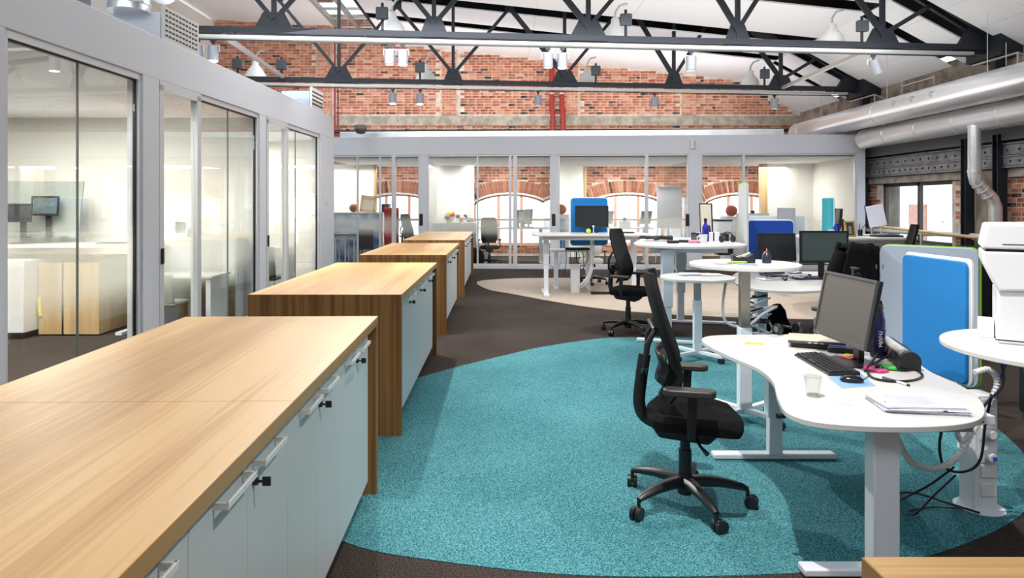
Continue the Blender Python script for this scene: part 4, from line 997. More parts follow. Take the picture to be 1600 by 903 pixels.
mt = monitor('large tilted black monitor with grey switched-off screen on the nearest desk', 1.965, 3.875, D1, PI+.02, .56, .385, .125, math.radians(11), screen_m, bezel, depth=.048, chin=.014)
MB().lathe([(0, .002), (.006, .002), (.0, .004)], 8, (0, 0, 0)).build('power_light', M('green_light', (.3, .8, .3), .4), mt).location = (.05, -.2, .14)
t = thing('webcam', 'small webcam clipped on top of the nearest monitor', 'webcam', (2.03, 3.85, D1+.51))
MB().b2(-.025, .02, -.012, .012, -.012, .012).build('clip', blk, t, bevel=.003)
MB().cyl((-.025, 0, .022), (-.0, 0, .022), .013, n=14).b2(-.02, .0, -.04, .04, .034, .044).build('camera_head', blk, t, bevel=.002)
def keyboard(label, x, y, z, rz, w_=.44, d=.15, m=blk, km=None, group='keyboards'):
    t = thing('keyboard', label, 'keyboard', (x, y, z), rz, group)
    MB().prism([(-d/2, 0), (d/2, 0), (d/2, .012), (-d/2, .024)], -w_/2, w_/2, 'Y').build('case', m, t, bevel=.003)
    k = MB(); n = 20
    for r in range(5):
        for c in range(n):
            if r == 0 and 5 < c < 12: continue
            X = d/2-.02-r*.024; zz = .012+(.012)*((d/2-X)/d)
            k.box((X, -w_/2+.02+c*(w_-.04)/(n-1), zz+.005), (.018, .0165, .007))
    k.box((d/2-.02, -.02, .0195), (.018, .11, .006))
    k.build('keys', km or M('keycap_black', (.022, .022, .024), .5), t)['kind'] = 'stuff'
    return t
p = on(1287, 574, D1); keyboard('black full-size keyboard in front of the nearest monitor', 1.835, 3.82, D1, PI-.05, .48, .165)
def mouse(label, x, y, z, rz, group='computer mice'):
    t = thing('computer_mouse', label, 'mouse', (x, y, z), rz, group)
    MB().ball((0, 0, .012), 1, 18, (.058, .033, .022)).build('shell', M('glossy_mouse', (.012, .013, .018), .22), t, smooth=True)
    MB().box((.03, 0, .031), (.02, .006, .006)).build('wheel', M('grey_wheel', (.2, .2, .2), .4), t); return t
p = on(1331, 597, D1); mouse('black mouse on the blue sheet beside the keyboard', p[0], p[1], D1+.0015, -.3)
def sheet(name, label, pts, z, m, cat, thick=.0012, group=None):
    o = MB().prism(pts, z, z+thick).build(name, m); tag(o, label, cat, group); return o
q = [on(1293, 590, D1)[:2], on(1345, 583, D1)[:2], on(1368, 603, D1)[:2], on(1316, 607, D1)[:2]]
sheet('mouse_sheet', 'pale blue sheet under the mouse on the nearest desk', q, D1, M('pale_blue_sheet', (.25, .45, .75), .5), 'mouse pad')
# glass tumbler
p = on(1270, 619, D1); t = thing('drinking_glass', 'empty clear drinking glass on the nearest desk', 'glass', (p[0], p[1], D1))
tm_ = glassmat('tumbler_glass', (.975, .985, .98), 1.6)
MB().lathe([(0, .004), (.028, .004), (.030, .012), (.040, .095), (.038, .095), (.0275, .014), (0, .012)], 28).build('tumbler', tm_, t, smooth=True)
MB().lathe([(.039, .094), (.0405, .095), (.0405, .097), (.038, .097)], 28).build('rim', M('glass_rim', (.5, .52, .5), .15), t)
MB().lathe([(0, .0), (.028, .0), (.029, .006), (0, .008)], 28).build('foot', M('thick_glass_foot', (.45, .5, .42), .1), t, smooth=True)
# stack of papers near the round end
c = on(1432, 636, D1); t = thing('paper_stack', 'pile of white papers with a black clip on the rounded desk end', 'papers', (c[0], c[1], D1), -.12, 'papers')
for i in range(9):
    a_ = random.uniform(-.07, .07)+(i-4)*.01
    MB().box((random.uniform(-.015, .015), random.uniform(-.01, .01), .0016+i*.0034), (.33, .225, .0022 if i < 8 else .001), rz=a_).build('sheet_of_paper', paper, t)
tm2 = M('printed_text_grey', (.45, .45, .47), .8); l_ = MB()
for i in range(13): l_.box((-.02+random.uniform(-.005, .005), .07-.0105*i, .0300), (.2-.05*(i % 4 == 3), .0022, .0003))
l_.build('printed_lines', tm2, t)['kind'] = 'stuff'
MB().tube([(-.12, -.02, .01), (-.155, -.03, .02), (-.15, -.045, .034)], .002).build('clip', blk, t)
MB().tube([(.02, -.105, .01), (.06, -.12, .02), (.12, -.11, .008)], .003).build('elastic_band', blk, t)
# left papers with yellow note
c = on(1192, 536, D1); t = thing('paper_stack', 'two white sheets with a yellow note at the left tip of the nearest desk', 'papers', (c[0], c[1], D1), .1, 'papers')
MB().box((0, 0, .001), (.34, .24, .002), rz=.1).build('sheet_of_paper', paper, t); MB().box((.1, .03, .003), (.3, .21, .002), rz=-.15).build('sheet_of_paper', paper, t)
MB().box((-.07, -.02, .0046), (.12, .06, .001), rz=-.3).build('yellow_note', yellow, t); MB().box((.17, -.06, .0046), (.06, .05, .001), rz=.3).build('orange_note', M('peach_paper', (.85, .5, .25), .7), t)
l_ = MB()
for i in range(5): l_.box((.03, -.0+.012*i, .0046), (.09, .003, .0003), rz=-.15)
l_.build('printed_lines', tm2, t)['kind'] = 'stuff'
# headphones
c = on(1236, 524, D1); t = thing('headphones', 'black over-ear headphones lying at the back of the nearest desk', 'headphones', (c[0], c[1]+.05, D1), .3)
MB().tube([(.09*math.cos(a), .09*math.sin(a)+.02, .02+.02*math.sin(a)) for a in [PI*i/12 for i in range(13)]], .009, 8).build('headband', blk, t, smooth=True)
for s in (-1, 1):
    MB().cyl((s*.07, 0, .04), (s*.1, 0, .04), .038, n=20).build('ear_cup', blk, t, bevel=.006); MB().cyl((s*.058, 0, .04), (s*.07, 0, .04), .032, n=20).build('ear_pad', blk_soft, t, bevel=.005)
    MB().cyl((s*.1, 0, .04), (s*.102, 0, .04), .022, n=20).build('cap', chrome, t)
# laptop on riser
c = on(1268, 541, D1); t = thing('laptop', 'closed laptop with beige lid on a black dock behind the keyboard', 'laptop', (c[0]+.03, c[1], D1), -.42)
MB().b2(-.15, .17, -.09, .1, 0, .03).build('dock', blk, t, bevel=.006)
MB().box((0, 0, .042), (.33, .235, .016), ry=-.02).build('laptop_body', M('dark_grey_laptop', (.07, .07, .075), .4), t, bevel=.003)
MB().box((0, 0, .0535), (.33, .235, .007), ry=-.02).build('lid', M('beige_laptop_lid', (.58, .50, .42), .45), t, bevel=.003)
for i in range(3): MB().b2(-.05+.035*i, -.03+.035*i, -.1205, -.118, .038, .045).build('port', M('port_metal', (.5, .5, .5), .3), t)
c = on(1328, 553, D1); t = thing('dock_box', 'black docking box with a blue top right of the laptop', 'docking box', (c[0], c[1]+.06, D1), -.4)
MB().b2(-.1, .1, -.06, .06, 0, .035).build('case', blk, t, bevel=.008); MB().b2(-.09, .02, -.04, .05, .0352, .04).build('label_pad', M('blue_top', (.08, .1, .4), .5), t)
# pink note pads
c = on(1328, 563, D1); t = thing('note_pads', 'bright pink note pads with a yellow sheet on top', 'note pads', (c[0], c[1], D1), .3)
MB().box((0, 0, .006), (.13, .075, .012)).build('black_tray', blk, t); MB().box((.01, 0, .018), (.12, .07, .012), rz=.2).build('pink_pad', pinkm, t, bevel=.001); MB().box((0, .02, .026), (.08, .04, .003), rz=.5).build('yellow_note', yellow, t)
c = on(1372, 577, D1); t = thing('key_tags', 'pink and green key tags lying among cables by the monitor foot', 'key tags', (c[0], c[1], D1), .5)
MB().box((-.05, .02, .009), (.10, .055, .012), rz=.5).build('pink_tag', pinkm, t, bevel=.004); MB().box((-.05, -.05, .009), (.07, .04, .012), rz=-.2).build('pink_tag', pinkm, t, bevel=.004)
MB().box((.06, -.02, .013), (.10, .06, .014), rz=.8).build('green_tag', greenm, t, bevel=.004); MB().box((.1, -.06, .009), (.05, .03, .012)).build('black_tag', blk, t, bevel=.003)
# bottles
c = on(1369, 557, D1); t = thing('drinks_bottle', 'dark navy bottle with white lettering behind the nearest monitor', 'bottle', (2.25, 4.03, D1))
MB().lathe([(0, 0), (.038, 0), (.041, .01), (.041, .225), (.034, .25), (.034, .27), (0, .27)], 24).build('bottle', M('navy_steel', (.012, .015, .07), .3, .3), t, smooth=True)
MB().lathe([(0, .27), (.03, .27), (.03, .31), (0, .312)], 20).build('cap', blk, t, smooth=True)
MB().tube([(-.03, 0, .29), (-.02, 0, .335), (.02, 0, .335), (.03, 0, .29)], .006).build('carry_loop', blk, t)
w_ = Matrix(((0, -1, 0, -.012), (0, 0, -1, -.0425), (1, 0, 0, .12), (0, 0, 0, 1)))
text('M|/\\//\u00b7U', .03, wh, t, Matrix.Translation((-.004, -.0425, .115)) @ Matrix.Rotation(PI/2, 4, 'X') @ Matrix.Rotation(PI/2, 4, 'Z'))
c = on(1384, 551, D1); t = thing('glue_tube', 'clear tube with green liquid and green lid beside the navy bottle', 'tube', (2.345, 4.15, D1))
MB().lathe([(0, 0), (.021, 0), (.021, .075), (0, .075)], 18).build('green_liquid', greenm, t, smooth=True)
MB().lathe([(.0, .075), (.021, .075), (.021, .135), (0, .135)], 18).build('clear_wall', M('frosty_plastic', (.6, .72, .62), .3), t, smooth=True)
MB().lathe([(0, .135), (.023, .135), (.023, .145), (0, .145)], 18).build('lid', M('dark_green_lid', (.02, .25, .1), .4), t)
t = thing('paper_cup', 'white cup peeping out behind the navy bottle', 'cup', (2.33, 4.28, D1))
MB().lathe([(0, 0), (.03, 0), (.038, .34), (.035, .34), (.0, .01)], 18).build('cup', paper, t, smooth=True)
# power strip
t = thing('power_strip', 'black and silver desk power strip along the blue screen', 'power strip', (2.31, 3.92, D1), math.radians(74))
MB().tube([(-.24, 0, .052), (.22, 0, .052)], .052, 20).b2(-.235, .215, -.05, .05, 0, .045).build('housing', blk, t, smooth=True)
MB().tube([(-.2, .02, .088), (.22, .02, .088)], .03, 14, flat=.8).build('silver_cover', M('silver_plastic', (.62, .62, .6), .35, .4), t, smooth=True)
for i in range(4): MB().cyl((-.12+.09*i, .045, .06), (-.12+.09*i, .056, .062), .02, n=14).build('socket', M('dark_socket', (.04, .04, .045), .4), t)
# pen
a_, b_ = on(1380, 592, D1), on(1421, 604, D1); t = thing('pen', 'grey ballpoint pen in front of the cable loop', 'pen')
A_, B_ = Vector((a_[0], a_[1], D1+.006)), Vector((b_[0], b_[1], D1+.006))
MB().tube([A_, A_.lerp(B_, .55)], .009, 10).build('grip', M('pen_dark', (.08, .08, .11), .4), t, smooth=True)
MB().tube([A_.lerp(B_, .55), A_.lerp(B_, .93)], .008, 10).build('barrel', M('pen_silver', (.6, .6, .66), .3), t, smooth=True)
MB().tube([A_.lerp(B_, .93), B_], .006, 10).build('tip', blk, t)
z = D1+.006
def o3(px, py, dz=0): q = on(px, py, D1); return (q[0], q[1], z+dz)
cable('power_cable', 'thick black cable looped round the pen and key tags', [o3(1395, 562, .03), o3(1372, 566), o3(1356, 580), o3(1362, 591), o3(1385, 597), o3(1420, 597), o3(1441, 590), o3(1432, 580), o3(1408, 572), o3(1390, 560, .01), o3(1380, 552, .03)], .007, blk, group='desk cables')
cable('power_cable', 'black cable arching from the monitor foot to the power strip', [o3(1352, 582), o3(1372, 562, .03), o3(1392, 551, .05), o3(1410, 553, .05), o3(1420, 556, .03)], .007, blk, group='desk cables')
cable('power_cable', 'thin black cable crossing the middle of the loop', [o3(1378, 580), o3(1395, 579), o3(1412, 581), o3(1430, 579)], .005, blk, group='desk cables')
cable('data_cable', 'short bright blue data cable beside the power strip', [o3(1398, 572), o3(1408, 566), o3(1422, 565), o3(1436, 571)], .003, M('blue_cable', (.01, .08, .6), .4), group='desk cables')
cable('mouse_cable', 'thin mouse cable curling past the monitor foot', [o3(1350, 594), o3(1357, 588), o3(1355, 580), o3(1340, 572)], .002, blk, group='desk cables')
cable('thin_cable', 'thin black cable behind the pink note pads', [o3(1301, 563), o3(1306, 555), o3(1318, 552), o3(1328, 558)], .0018, blk, group='desk cables')
# under and beside the desk: cable guide, pillar, loose cables
t = thing('power_pillar', 'white floor-standing socket pillar right of the nearest desk', 'power pillar', (2.575, 3.63, 0))
MB().lathe([(0, 0), (.12, 0), (.12, .006), (.1, .012), (0, .012)], 32).build('base_plate', leg_w, t, smooth=True)
MB().b2(-.065, .055, -.055, .065, .01, .62).build('pillar', leg_w, t, bevel=.006)
MB().b2(-.045, .0555, -.058, -.055, .03, .6).build('socket_rail', wh, t)
for i, zz in enumerate((.12, .22, .3, .42, .52)):
    s_ = MB().b2(-.035, .045, -.068, -.058, zz-.035, zz+.035).build('socket', wh, t, bevel=.003)
    if i in (2, 3): MB().cyl((.005, -.068, zz), (.005, -.1, zz), .024, n=14).build('plug', wh if i == 3 else M('plug_white', (.7, .7, .68), .4), s_, bevel=.004)
MB().b2(.0, .02, -.108, -.098, .29, .31).build('blue_plug', M('blue_plug_plastic', (.02, .1, .5), .4), t)
g_ = thing('cable_guide', 'white ribbed cable guide hanging from the nearest desk to the socket pillar', 'cable guide')
pts = smoothline([(1.72, 3.0, .68), (1.78, 3.03, .58), (1.9, 3.12, .44), (2.1, 3.25, .36), (2.28, 3.37, .37), (2.42, 3.47, .45), (2.55, 3.53, .58), (2.60, 3.53, .70), (2.55, 3.52, .77), (2.46, 3.5, .76)], 12)
MB().tube(pts, [.0165 if i % 2 else .0125 for i in range(len(pts))], 10).build('ribbed_hose', wh, g_)
g_ = thing('cable_guide', 'short white cable guide dangling behind the right desk edge', 'cable guide')
pts = smoothline([(2.23, 3.3, .69), (2.24, 3.32, .55), (2.28, 3.34, .46), (2.33, 3.35, .5), (2.36, 3.35, .62), (2.37, 3.35, .68)], 10)
MB().tube(pts, [.014 if i % 2 else .011 for i in range(len(pts))], 10).build('ribbed_hose', wh, g_)
cable('power_cable', 'black cable dropping beside the socket pillar and looping back to the desk', [(2.40, 3.3, .70), (2.44, 3.36, .66), (2.47, 3.44, .5), (2.46, 3.46, .32), (2.38, 3.46, .26), (2.25, 3.42, .3), (2.2, 3.38, .45), (2.22, 3.33, .66)], .007, blk, group='floor cables')
cable('power_cable', 'black cable tangle on the teal carpet beside the pillar foot', [(2.3, 3.42, .3), (2.2, 3.45, .2), (2.12, 3.5, .12), (2.05, 3.6, .02), (2.1, 3.72, .012), (2.25, 3.7, .05), (2.42, 3.62, .02), (2.5, 3.52, .02)], .006, blk, group='floor cables')
cable('power_cable', 'second black cable looping low beside the pillar foot', [(2.32, 3.44, .25), (2.18, 3.4, .16), (2.1, 3.42, .06), (2.14, 3.55, .015), (2.3, 3.6, .015), (2.44, 3.55, .03)], .005, blk, group='floor cables')
cable('data_cable', 'bright blue data cable hanging right of the socket pillar', [(3.05, 3.95, .8), (2.93, 3.9, .72), (2.8, 3.8, .6), (2.72, 3.7, .47), (2.66, 3.62, .42)], .006, MATS['blue_cable'], group='floor cables')
cable('power_cable', 'grey cable hanging down from the printer table', [(2.70, 3.48, .82), (2.72, 3.48, .7), (2.74, 3.5, .5), (2.86, 3.55, .28), (2.95, 3.6, .2)], .008, M('grey_cable', (.28, .3, .35), .5), group='floor cables')
cable('power_cable', 'black cable hanging at the left side of the printer table', [(2.60, 3.5, .82), (2.59, 3.48, .7), (2.52, 3.5, .6), (2.47, 3.5, .52)], .007, blk, group='floor cables')
t = thing('computer_tower', 'black computer tower in the shade under the printer table', 'computer', (4.3, 4.9, 0))
MB().b2(-.35, .3, -.25, .25, .05, .62).build('case', blk, t, bevel=.02)
for x_ in (-.3, .25): MB().b2(x_-.03, x_+.03, -.22, .22, 0, .05).build('foot', blk, t)
t = thing('monitor', 'black monitor back standing between the lime-edged panel and the printer', 'monitor', (4.08, 5.6, .62), 0, 'computer monitors')
MB().b2(-.13, .3, -.03, .03, .08, .72).build('panel_back', blk, t, bevel=.015); MB().b2(-.03, .08, -.03, .03, 0, .1).build('stand', blk, t)
# ================= SMALL ROUND TABLES =================
t = thing('wave_holder', 'black wave-shaped desk holder with foam lining on the tall round table', 'holder', (*G(1161, 411, 1.187), 1.187), 0)
pr = [(-.085, 0), (.083, 0), (.087, .035), (.07, .072), (.045, .062), (.02, .045), (-.01, .05), (-.04, .04), (-.07, .058), (-.088, .068)]
MB().prism(pr, -.03, .03, 'Y').build('shell', M('navy_black', (.012, .014, .022), .35), t, bevel=.004)
MB().prism([(-.075, .0), (.08, 0), (.065, .080), (.04, .072), (.0, .055), (-.04, .05), (-.07, .066)], .032, .045, 'Y').build('foam_lining', M('cream_foam', (.7, .7, .6), .9), t)
t = thing('bell_gadget', 'small dark dome gadget with orange tip on the tall round table', 'gadget', (*G(1198, 411, 1.187), 1.187))
MB().lathe([(0, 0), (.034, 0), (.036, .03), (.03, .07), (.015, .09), (0, .093)], 20).build('dome', M('dark_blue_dome', (.02, .025, .05), .25), t, smooth=True)
MB().lathe([(0, .09), (.006, .09), (.002, .112), (0, .113)], 10).build('tip', M('orange_tip', (.7, .15, .05), .5), t)
def papers(label, px, py, z, n=3, w_=.28, d=.2, rz=0, extra=None):
    x, y = G(px, py, z); t = thing('paper_stack', label, 'papers', (x, y, z), rz, 'papers')
    for i in range(n): MB().box((random.uniform(-.02, .02), random.uniform(-.01, .01), .002+i*.0045), (w_, d, .0035), rz=random.uniform(-.15, .15)).build('sheet_of_paper', paper, t)
    if extra:
        m_, ox, oy, wx, wy = extra; MB().box((ox, oy, .004+n*.0045), (wx, wy, .003), rz=-.1).build('coloured_folder', m_, t)
    return t
papers('papers with a yellow folder at the left of the tall round table', 1130, 411, 1.187, 3, .22, .2, 0, (yellow, .07, -.09, .14, .06))
papers('white and blue sheets in front of the wave-shaped holder', 1165, 415, 1.187, 2, .16, .1, .1, (M('light_blue_paper', (.25, .5, .8), .6), .0, -.02, .14, .06))
papers('stack of bluish-edged papers on the left of the small round table', 1078, 430, .87, 5, .2, .15, .05)
papers('flat papers with a yellow note on the right of the small round table', 1112, 430, .87, 3, .22, .18, -.1, (M('peach_note', (.85, .7, .4), .7), -.03, .03, .05, .04))
# ================= MIDDLE DESK =================
Z3 = 1.147
x, y = G(1099, 380, Z3); t = thing('mug', 'white mug on the middle standing desk', 'mug', (x, y, Z3))
MB().lathe([(0, 0), (.043, 0), (.05, .11), (.046, .11), (.04, .008), (0, .008)], 22).build('mug_body', wh, t, smooth=True)
MB().tube([(-.045, 0, .09), (-.075, 0, .08), (-.075, 0, .04), (-.042, 0, .025)], .007).build('handle', wh, t, smooth=True)
x, y = G(1106, 378, Z3); t = thing('drinks_bottle', 'cobalt blue bottle behind the white mug', 'bottle', (x, y+.1, Z3))
MB().lathe([(0, 0), (.042, 0), (.043, .18), (.03, .215), (.018, .23), (.018, .26), (0, .26)], 22).build('bottle', M('cobalt_steel', (.01, .015, .28), .25, .3), t, smooth=True)
MB().lathe([(0, .26), (.021, .26), (.021, .3), (0, .3)], 14).build('cap', blk, t)
x, y = G(1112, 378, Z3); t = thing('drinks_bottle', 'slim black bottle right beside the cobalt bottle', 'bottle', (x+.03, y+.2, Z3))
MB().lathe([(0, 0), (.025, 0), (.025, .13), (.015, .17), (.015, .2), (0, .2)], 16).build('bottle', blk, t, smooth=True)
x, y = G(1088, 380, Z3); t = thing('pink_box', 'small pink pouch left of the white mug', 'pouch', (x-.01, y+.05, Z3))
MB().b2(-.07, .07, -.04, .04, 0, .035).build('pouch', M('dusty_pink', (.75, .25, .38), .6), t, bevel=.012)
x, y = G(1068, 372, Z3); t = thing('black_tray', 'dark tray with white papers behind the pink pouch', 'tray', (2.75, 8.95, Z3))
MB().b2(-.2, .22, -.14, .14, .09, .1).b2(-.2, -.18, -.14, .14, 0, .1).b2(.2, .22, -.14, .14, 0, .1).build('tray_shelf', blk, t)
for i in range(4): MB().box((random.uniform(-.02, .02), 0, .02+.014*i), (.34, .24, .008), rz=random.uniform(-.1, .1)).build('sheet_of_paper', paper, t)
MB().box((0, 0, .103), (.3, .22, .004)).build('sheet_of_paper', M('violet_paper', (.5, .48, .7), .7), t)
t = thing('picture_board', 'tilted pale picture board with dark frame on the middle desk', 'picture frame', (2.71, 8.95, Z3+.1), -.55)
R_ = Matrix.Rotation(.12, 4, 'X')
MB(R_).b2(-.075, .095, -.01, .01, 0, .40).build('frame', blk, t, bevel=.003); MB(R_).b2(-.06, .08, -.0125, -.0105, .01, .385).build('picture', M('pale_beige_print', (.68, .64, .52), .6), t)
pic = MB(R_); 
for i in range(5): pic.b2(-.045+.02*i, -.03+.022*i, -.0135, -.0126, .01, .06+.05*((i*7) % 3))
pic.build('picture_figure', M('rust_print', (.35, .12, .07), .7), t)['kind'] = 'stuff'
t = thing('paper_bin', 'grey storage box with a dark lid behind the cobalt bottle', 'box', (3.05, 9.35, Z3))
MB().prism([(-.09, 0), (.09, 0), (.11, .25), (-.11, .25)], -.1, .1, 'Y').build('box', M('pale_grey_box', (.6, .62, .62), .5), t, bevel=.005); MB().b2(-.115, .115, -.105, .105, .25, .27).build('lid', blk, t)
for i, (px, w_) in enumerate(((1122, .1), (1131, .09))):
    x, y = G(px, 379, Z3); t = thing('cardboard_box', ['small white box right of the slim black bottle', 'second small white box left of the tall narrow panel'][i], 'box', (x, y+.35, Z3))
    MB().b2(-w_/2, w_/2, -.05, .05, 0, .12).build('box', wh, t, bevel=.003)
t = thing('headphones', 'black headset left of the tall narrow panel', 'headphones', (2.86, 8.55, Z3), .2)
MB().tube([(.08*math.cos(a), 0, .06+.07*math.sin(a)) for a in [PI*i/10 for i in range(11)]], .008, 8).build('headband', blk, t, smooth=True)
for s in (-1, 1): MB().cyl((s*.065, 0, .045), (s*.095, 0, .045), .045, n=16).build('ear_cup', blk, t, bevel=.006)
cable('cable_heap', 'heap of black cables at the far side of the middle desk', [(1.95+.2*math.sin(i*1.9)+.03*i*.5, 8.9+.22*math.cos(i*2.3), Z3+.02+.035*abs(math.sin(i*1.3))) for i in range(14)], .013, blk, group='desk cables')
t = thing('black_adapter', 'small black power adapter in front of the cable heap', 'adapter', (2.12, 8.35, Z3), .2)
MB().b2(-.07, .07, -.035, .035, 0, .035).build('case', blk, t, bevel=.008)
t = thing('black_adapter', 'second black power adapter right of the cable heap', 'adapter', (2.3, 8.5, Z3), -.3)
MB().b2(-.07, .07, -.035, .035, 0, .035).build('case', blk, t, bevel=.008)
t = thing('control_unit', 'black motor unit hanging under the middle desk', 'motor unit', (2.95, 8.9, .96))
MB().b2(-.12, .08, -.1, .1, 0, .155).build('case', blk, t, bevel=.02)
cable('power_cable', 'thin black cable drooping under the middle desk beside the tall panel', [(2.75, 8.6, 1.1), (2.9, 8.4, 1.0), (3.05, 8.3, .97), (3.15, 8.3, 1.05)], .007, blk, group='floor cables')
cable('power_cable', 'grey cable arc from the small round table towards the cable bundle', [(2.35, 7.05, .84), (2.28, 6.95, .6), (2.3, 6.9, .42), (2.5, 6.9, .38), (2.7, 6.95, .5), (2.9, 7.1, .55)], .014, M('pale_grey_cable', (.5, .53, .58), .5), group='floor cables')
cable('cable_bundle', 'tangle of black cables round the legs under the two-monitor desk', [(2.75+.14*math.sin(i*2.1), 7.3+.1*math.cos(i*1.7), .62-.022*i+.05*math.sin(i*1.1)) for i in range(20)], .010, blk, group='floor cables')
cable('cable_bundle', 'tangle of pale cables round the legs under the two-monitor desk', [(2.78+.15*math.sin(i*1.7+1), 7.25+.1*math.cos(i*2.3), .6-.025*i+.05*math.sin(i*1.9)) for i in range(18)], .010, MATS['pale_grey_cable'], group='floor cables')
# ================= TWO-MONITOR DESK =================
Z4 = .727
monitor('dark monitor right in front of the cobalt screen', 3.56, 8.72, Z4, -PI/2-.08, .48, .36, .17, math.radians(8), screen_d, blk)
monitor('wide grey-green monitor right of the cobalt screen', 3.93, 8.2, Z4, -PI/2-.02, .58, .39, .19, math.radians(2), screen_g, blk)
x, y = G(1268, 436, Z4); keyboard('dark blue-black keyboard below the grey-green monitor', x, y, Z4, -PI/2+.05, .46, .16, M('navy_plastic', (.012, .016, .04), .35), M('navy_keys', (.02, .03, .08), .4))
x, y = G(1226, 438, Z4); mouse('black mouse left of the navy keyboard', x, y, Z4, 1.2)
papers('white papers and dark folder on the left tip of the two-monitor desk', 1205, 437, Z4, 3, .3, .22, .1, (blk, .02, -.06, .22, .05))
papers('loose white papers behind the navy keyboard', 1240, 429, Z4, 3, .3, .2, -.1)
cable('cable_heap', 'heap of black cables on the desk under the grey-green monitor', [(3.45+.3*math.sin(i*1.9), 8.25+.12*math.cos(i*2.3), Z4+.012+.04*abs(math.sin(i*1.3))) for i in range(16)], .009, blk, group='desk cables')
cable('cable_heap', 'loops of pale cable under the left side of the grey-green monitor', [(3.5+.12*math.sin(i*1.4), 8.0+.06*math.cos(i*2.6), Z4+.03+.05*abs(math.sin(i*1.7))) for i in range(14)], .006, MATS['pale_grey_cable'], group='desk cables')
t = thing('shoulder_bag', 'black bag hanging in the shade under the two-monitor desk', 'bag', (3.2, 7.95, 0))
bg = MB().ball((0, 0, .22), .22, 16, (.95, .7, 1)); bg.v = [(x_*(1+.18*math.sin(z_*17+y_*9)), y_*(1+.2*math.sin(x_*15)), max(0, z_+.03*math.sin(x_*21))) for x_, y_, z_ in bg.v]; bg.build('bag_body', blk_soft, t, smooth=True)
# jacket on chair
t = thing('black_jacket', 'black jacket hung over the chair back behind the nearest monitor', 'jacket', (3.17, 5.95, 0), math.radians(14))
def jw(z_): return .235 if z_ < .9 else .235-.03*((z_-.9)/.2)**1.2 if z_ < 1.1 else .205-.085*((z_-1.1)/.19)**.8
for nm, oy, sg in (('jacket_front', -.02, 1), ('jacket_back', .13, -1)):
    g2 = []
    for i in range(13):
        zz = .50+i*.065; hw = jw(zz)
        g2.append([(v*hw, oy-sg*(.07*(1-v*v)+.012*math.sin(v*11+i*.7))*(.4+.6*min(1, (1.3-zz)/.3)), zz+.012*math.sin(v*5+i)) for v in [q/8 for q in range(-8, 9)]])
    MB().sheet(g2).build(nm, blk_soft, t, solid=.03, smooth=True)
MB().prism([(-.13, 1.24), (.13, 1.24), (.1, 1.285), (-.1, 1.285)], -.02, .13, 'Y').build('jacket_collar', blk_soft, t, bevel=.02)
for s_ in (-1, 1):
    MB().tube(smoothline([(s_*.15, .05, 1.2), (s_*.23, .04, 1.05), (s_*.25, .03, .8), (s_*.24, .0, .55)], 4), .055, 10).build('sleeve', blk_soft, t, smooth=True)
for x_ in (.06, .13): MB().tube([(x_, -.115, 1.07), (x_, -.115, 1.11)], .005, 6).build('zip_pull', chrome, t)
t = thing('box_pedestal', 'pale drawer pedestal on the floor under the two-monitor desk', 'drawer unit', (3.55, 6.95, 0))
MB().b2(-.22, .35, -.25, .25, .04, .42).build('case', M('pale_blue_laminate', (.55, .62, .68), .5), t, bevel=.01)
for i in range(3): MB().b2(-.21, .34, -.262, -.25, .05+.122*i, .165+.122*i).build('drawer', M('pale_blue_laminate'.replace('pale_blue_laminate', 'pale_blue_drawer'), (.58, .65, .7), .5), t)
# ================= FAR DESKS =================
Z2 = 1.10
monitor('wide black monitor on the far standing desk before the bright blue screen', 1.655, 12.45, Z2, -PI/2, .62, .40, .10, 0, screen_d, blk)
x, y = G(914, 362, Z2); t = thing('tennis_ball', 'lime green tennis ball left of the far monitor foot', 'ball', (1.55, 12.1, Z2))
MB().ball((0, 0, .045), .045, 16).build('ball', M('tennis_felt', (.5, .75, .05), .9), t, smooth=True)
t = thing('white_figure', 'tiny round white webcam below the far monitor', 'webcam', (1.66, 12.25, Z2))
MB().ball((0, 0, .12), .022, 10).tube([(0, 0, 0), (0, 0, .1)], .008).build('camera_head', wh, t, smooth=True)
t = thing('hard_drive', 'flat black box on the right of the far standing desk', 'box', (2.2, 12.3, Z2)); MB().b2(-.18, .2, -.1, .1, 0, .025).build('box', blk, t, bevel=.004)
cable('power_cable', 'white cable bundle hanging from the far standing desk to the floor pillar', [(1.62, 12.3, 1.04), (1.62, 12.25, .7), (1.6, 12.2, .42), (1.5, 12.2, .25), (1.42, 12.25, .15)], .018, wh, group='floor cables')
cable('power_cable', 'second white cable hanging beside the white bundle', [(1.66, 12.35, 1.04), (1.67, 12.3, .7), (1.62, 12.2, .38), (1.5, 12.2, .18), (1.44, 12.3, .1)], .012, wh, group='floor cables')
t = thing('power_strip', 'black power strip lying on the low side table', 'power strip', (1.42, 12.85, .75)); MB().b2(-.22, .25, -.04, .04, 0, .05).build('housing', blk, t, bevel=.006)
for k in range(6):
    cable('power_cable', ['first', 'second', 'third', 'fourth', 'fifth', 'sixth'][k]+' thin black cable from the left hanging off the low side table', [(1.2+.08*k, 12.74, .78), (1.2+.08*k, 12.6, .6), (1.17+.07*k+.06*math.sin(k*2), 12.55, .4), (1.2+.05*k, 12.55, .3+.03*k), (1.34+.02*k, 12.49, .44)], .007, blk, group='cables of the low side table')
t = thing('power_strip', 'black power strip on the beige carpet by the far pillar', 'power strip', (1.85, 12.15, .004)); MB().b2(-.25, .2, -.05, .05, 0, .05).build('housing', blk, t, bevel=.01)
Z5 = 1.12
t = thing('photo_frame', 'wooden photo frame on the back right desk', 'picture frame', (5.42, 10.45, Z5), .35)
R_ = Matrix.Rotation(-.16, 4, 'X'); fb = MB(R_)
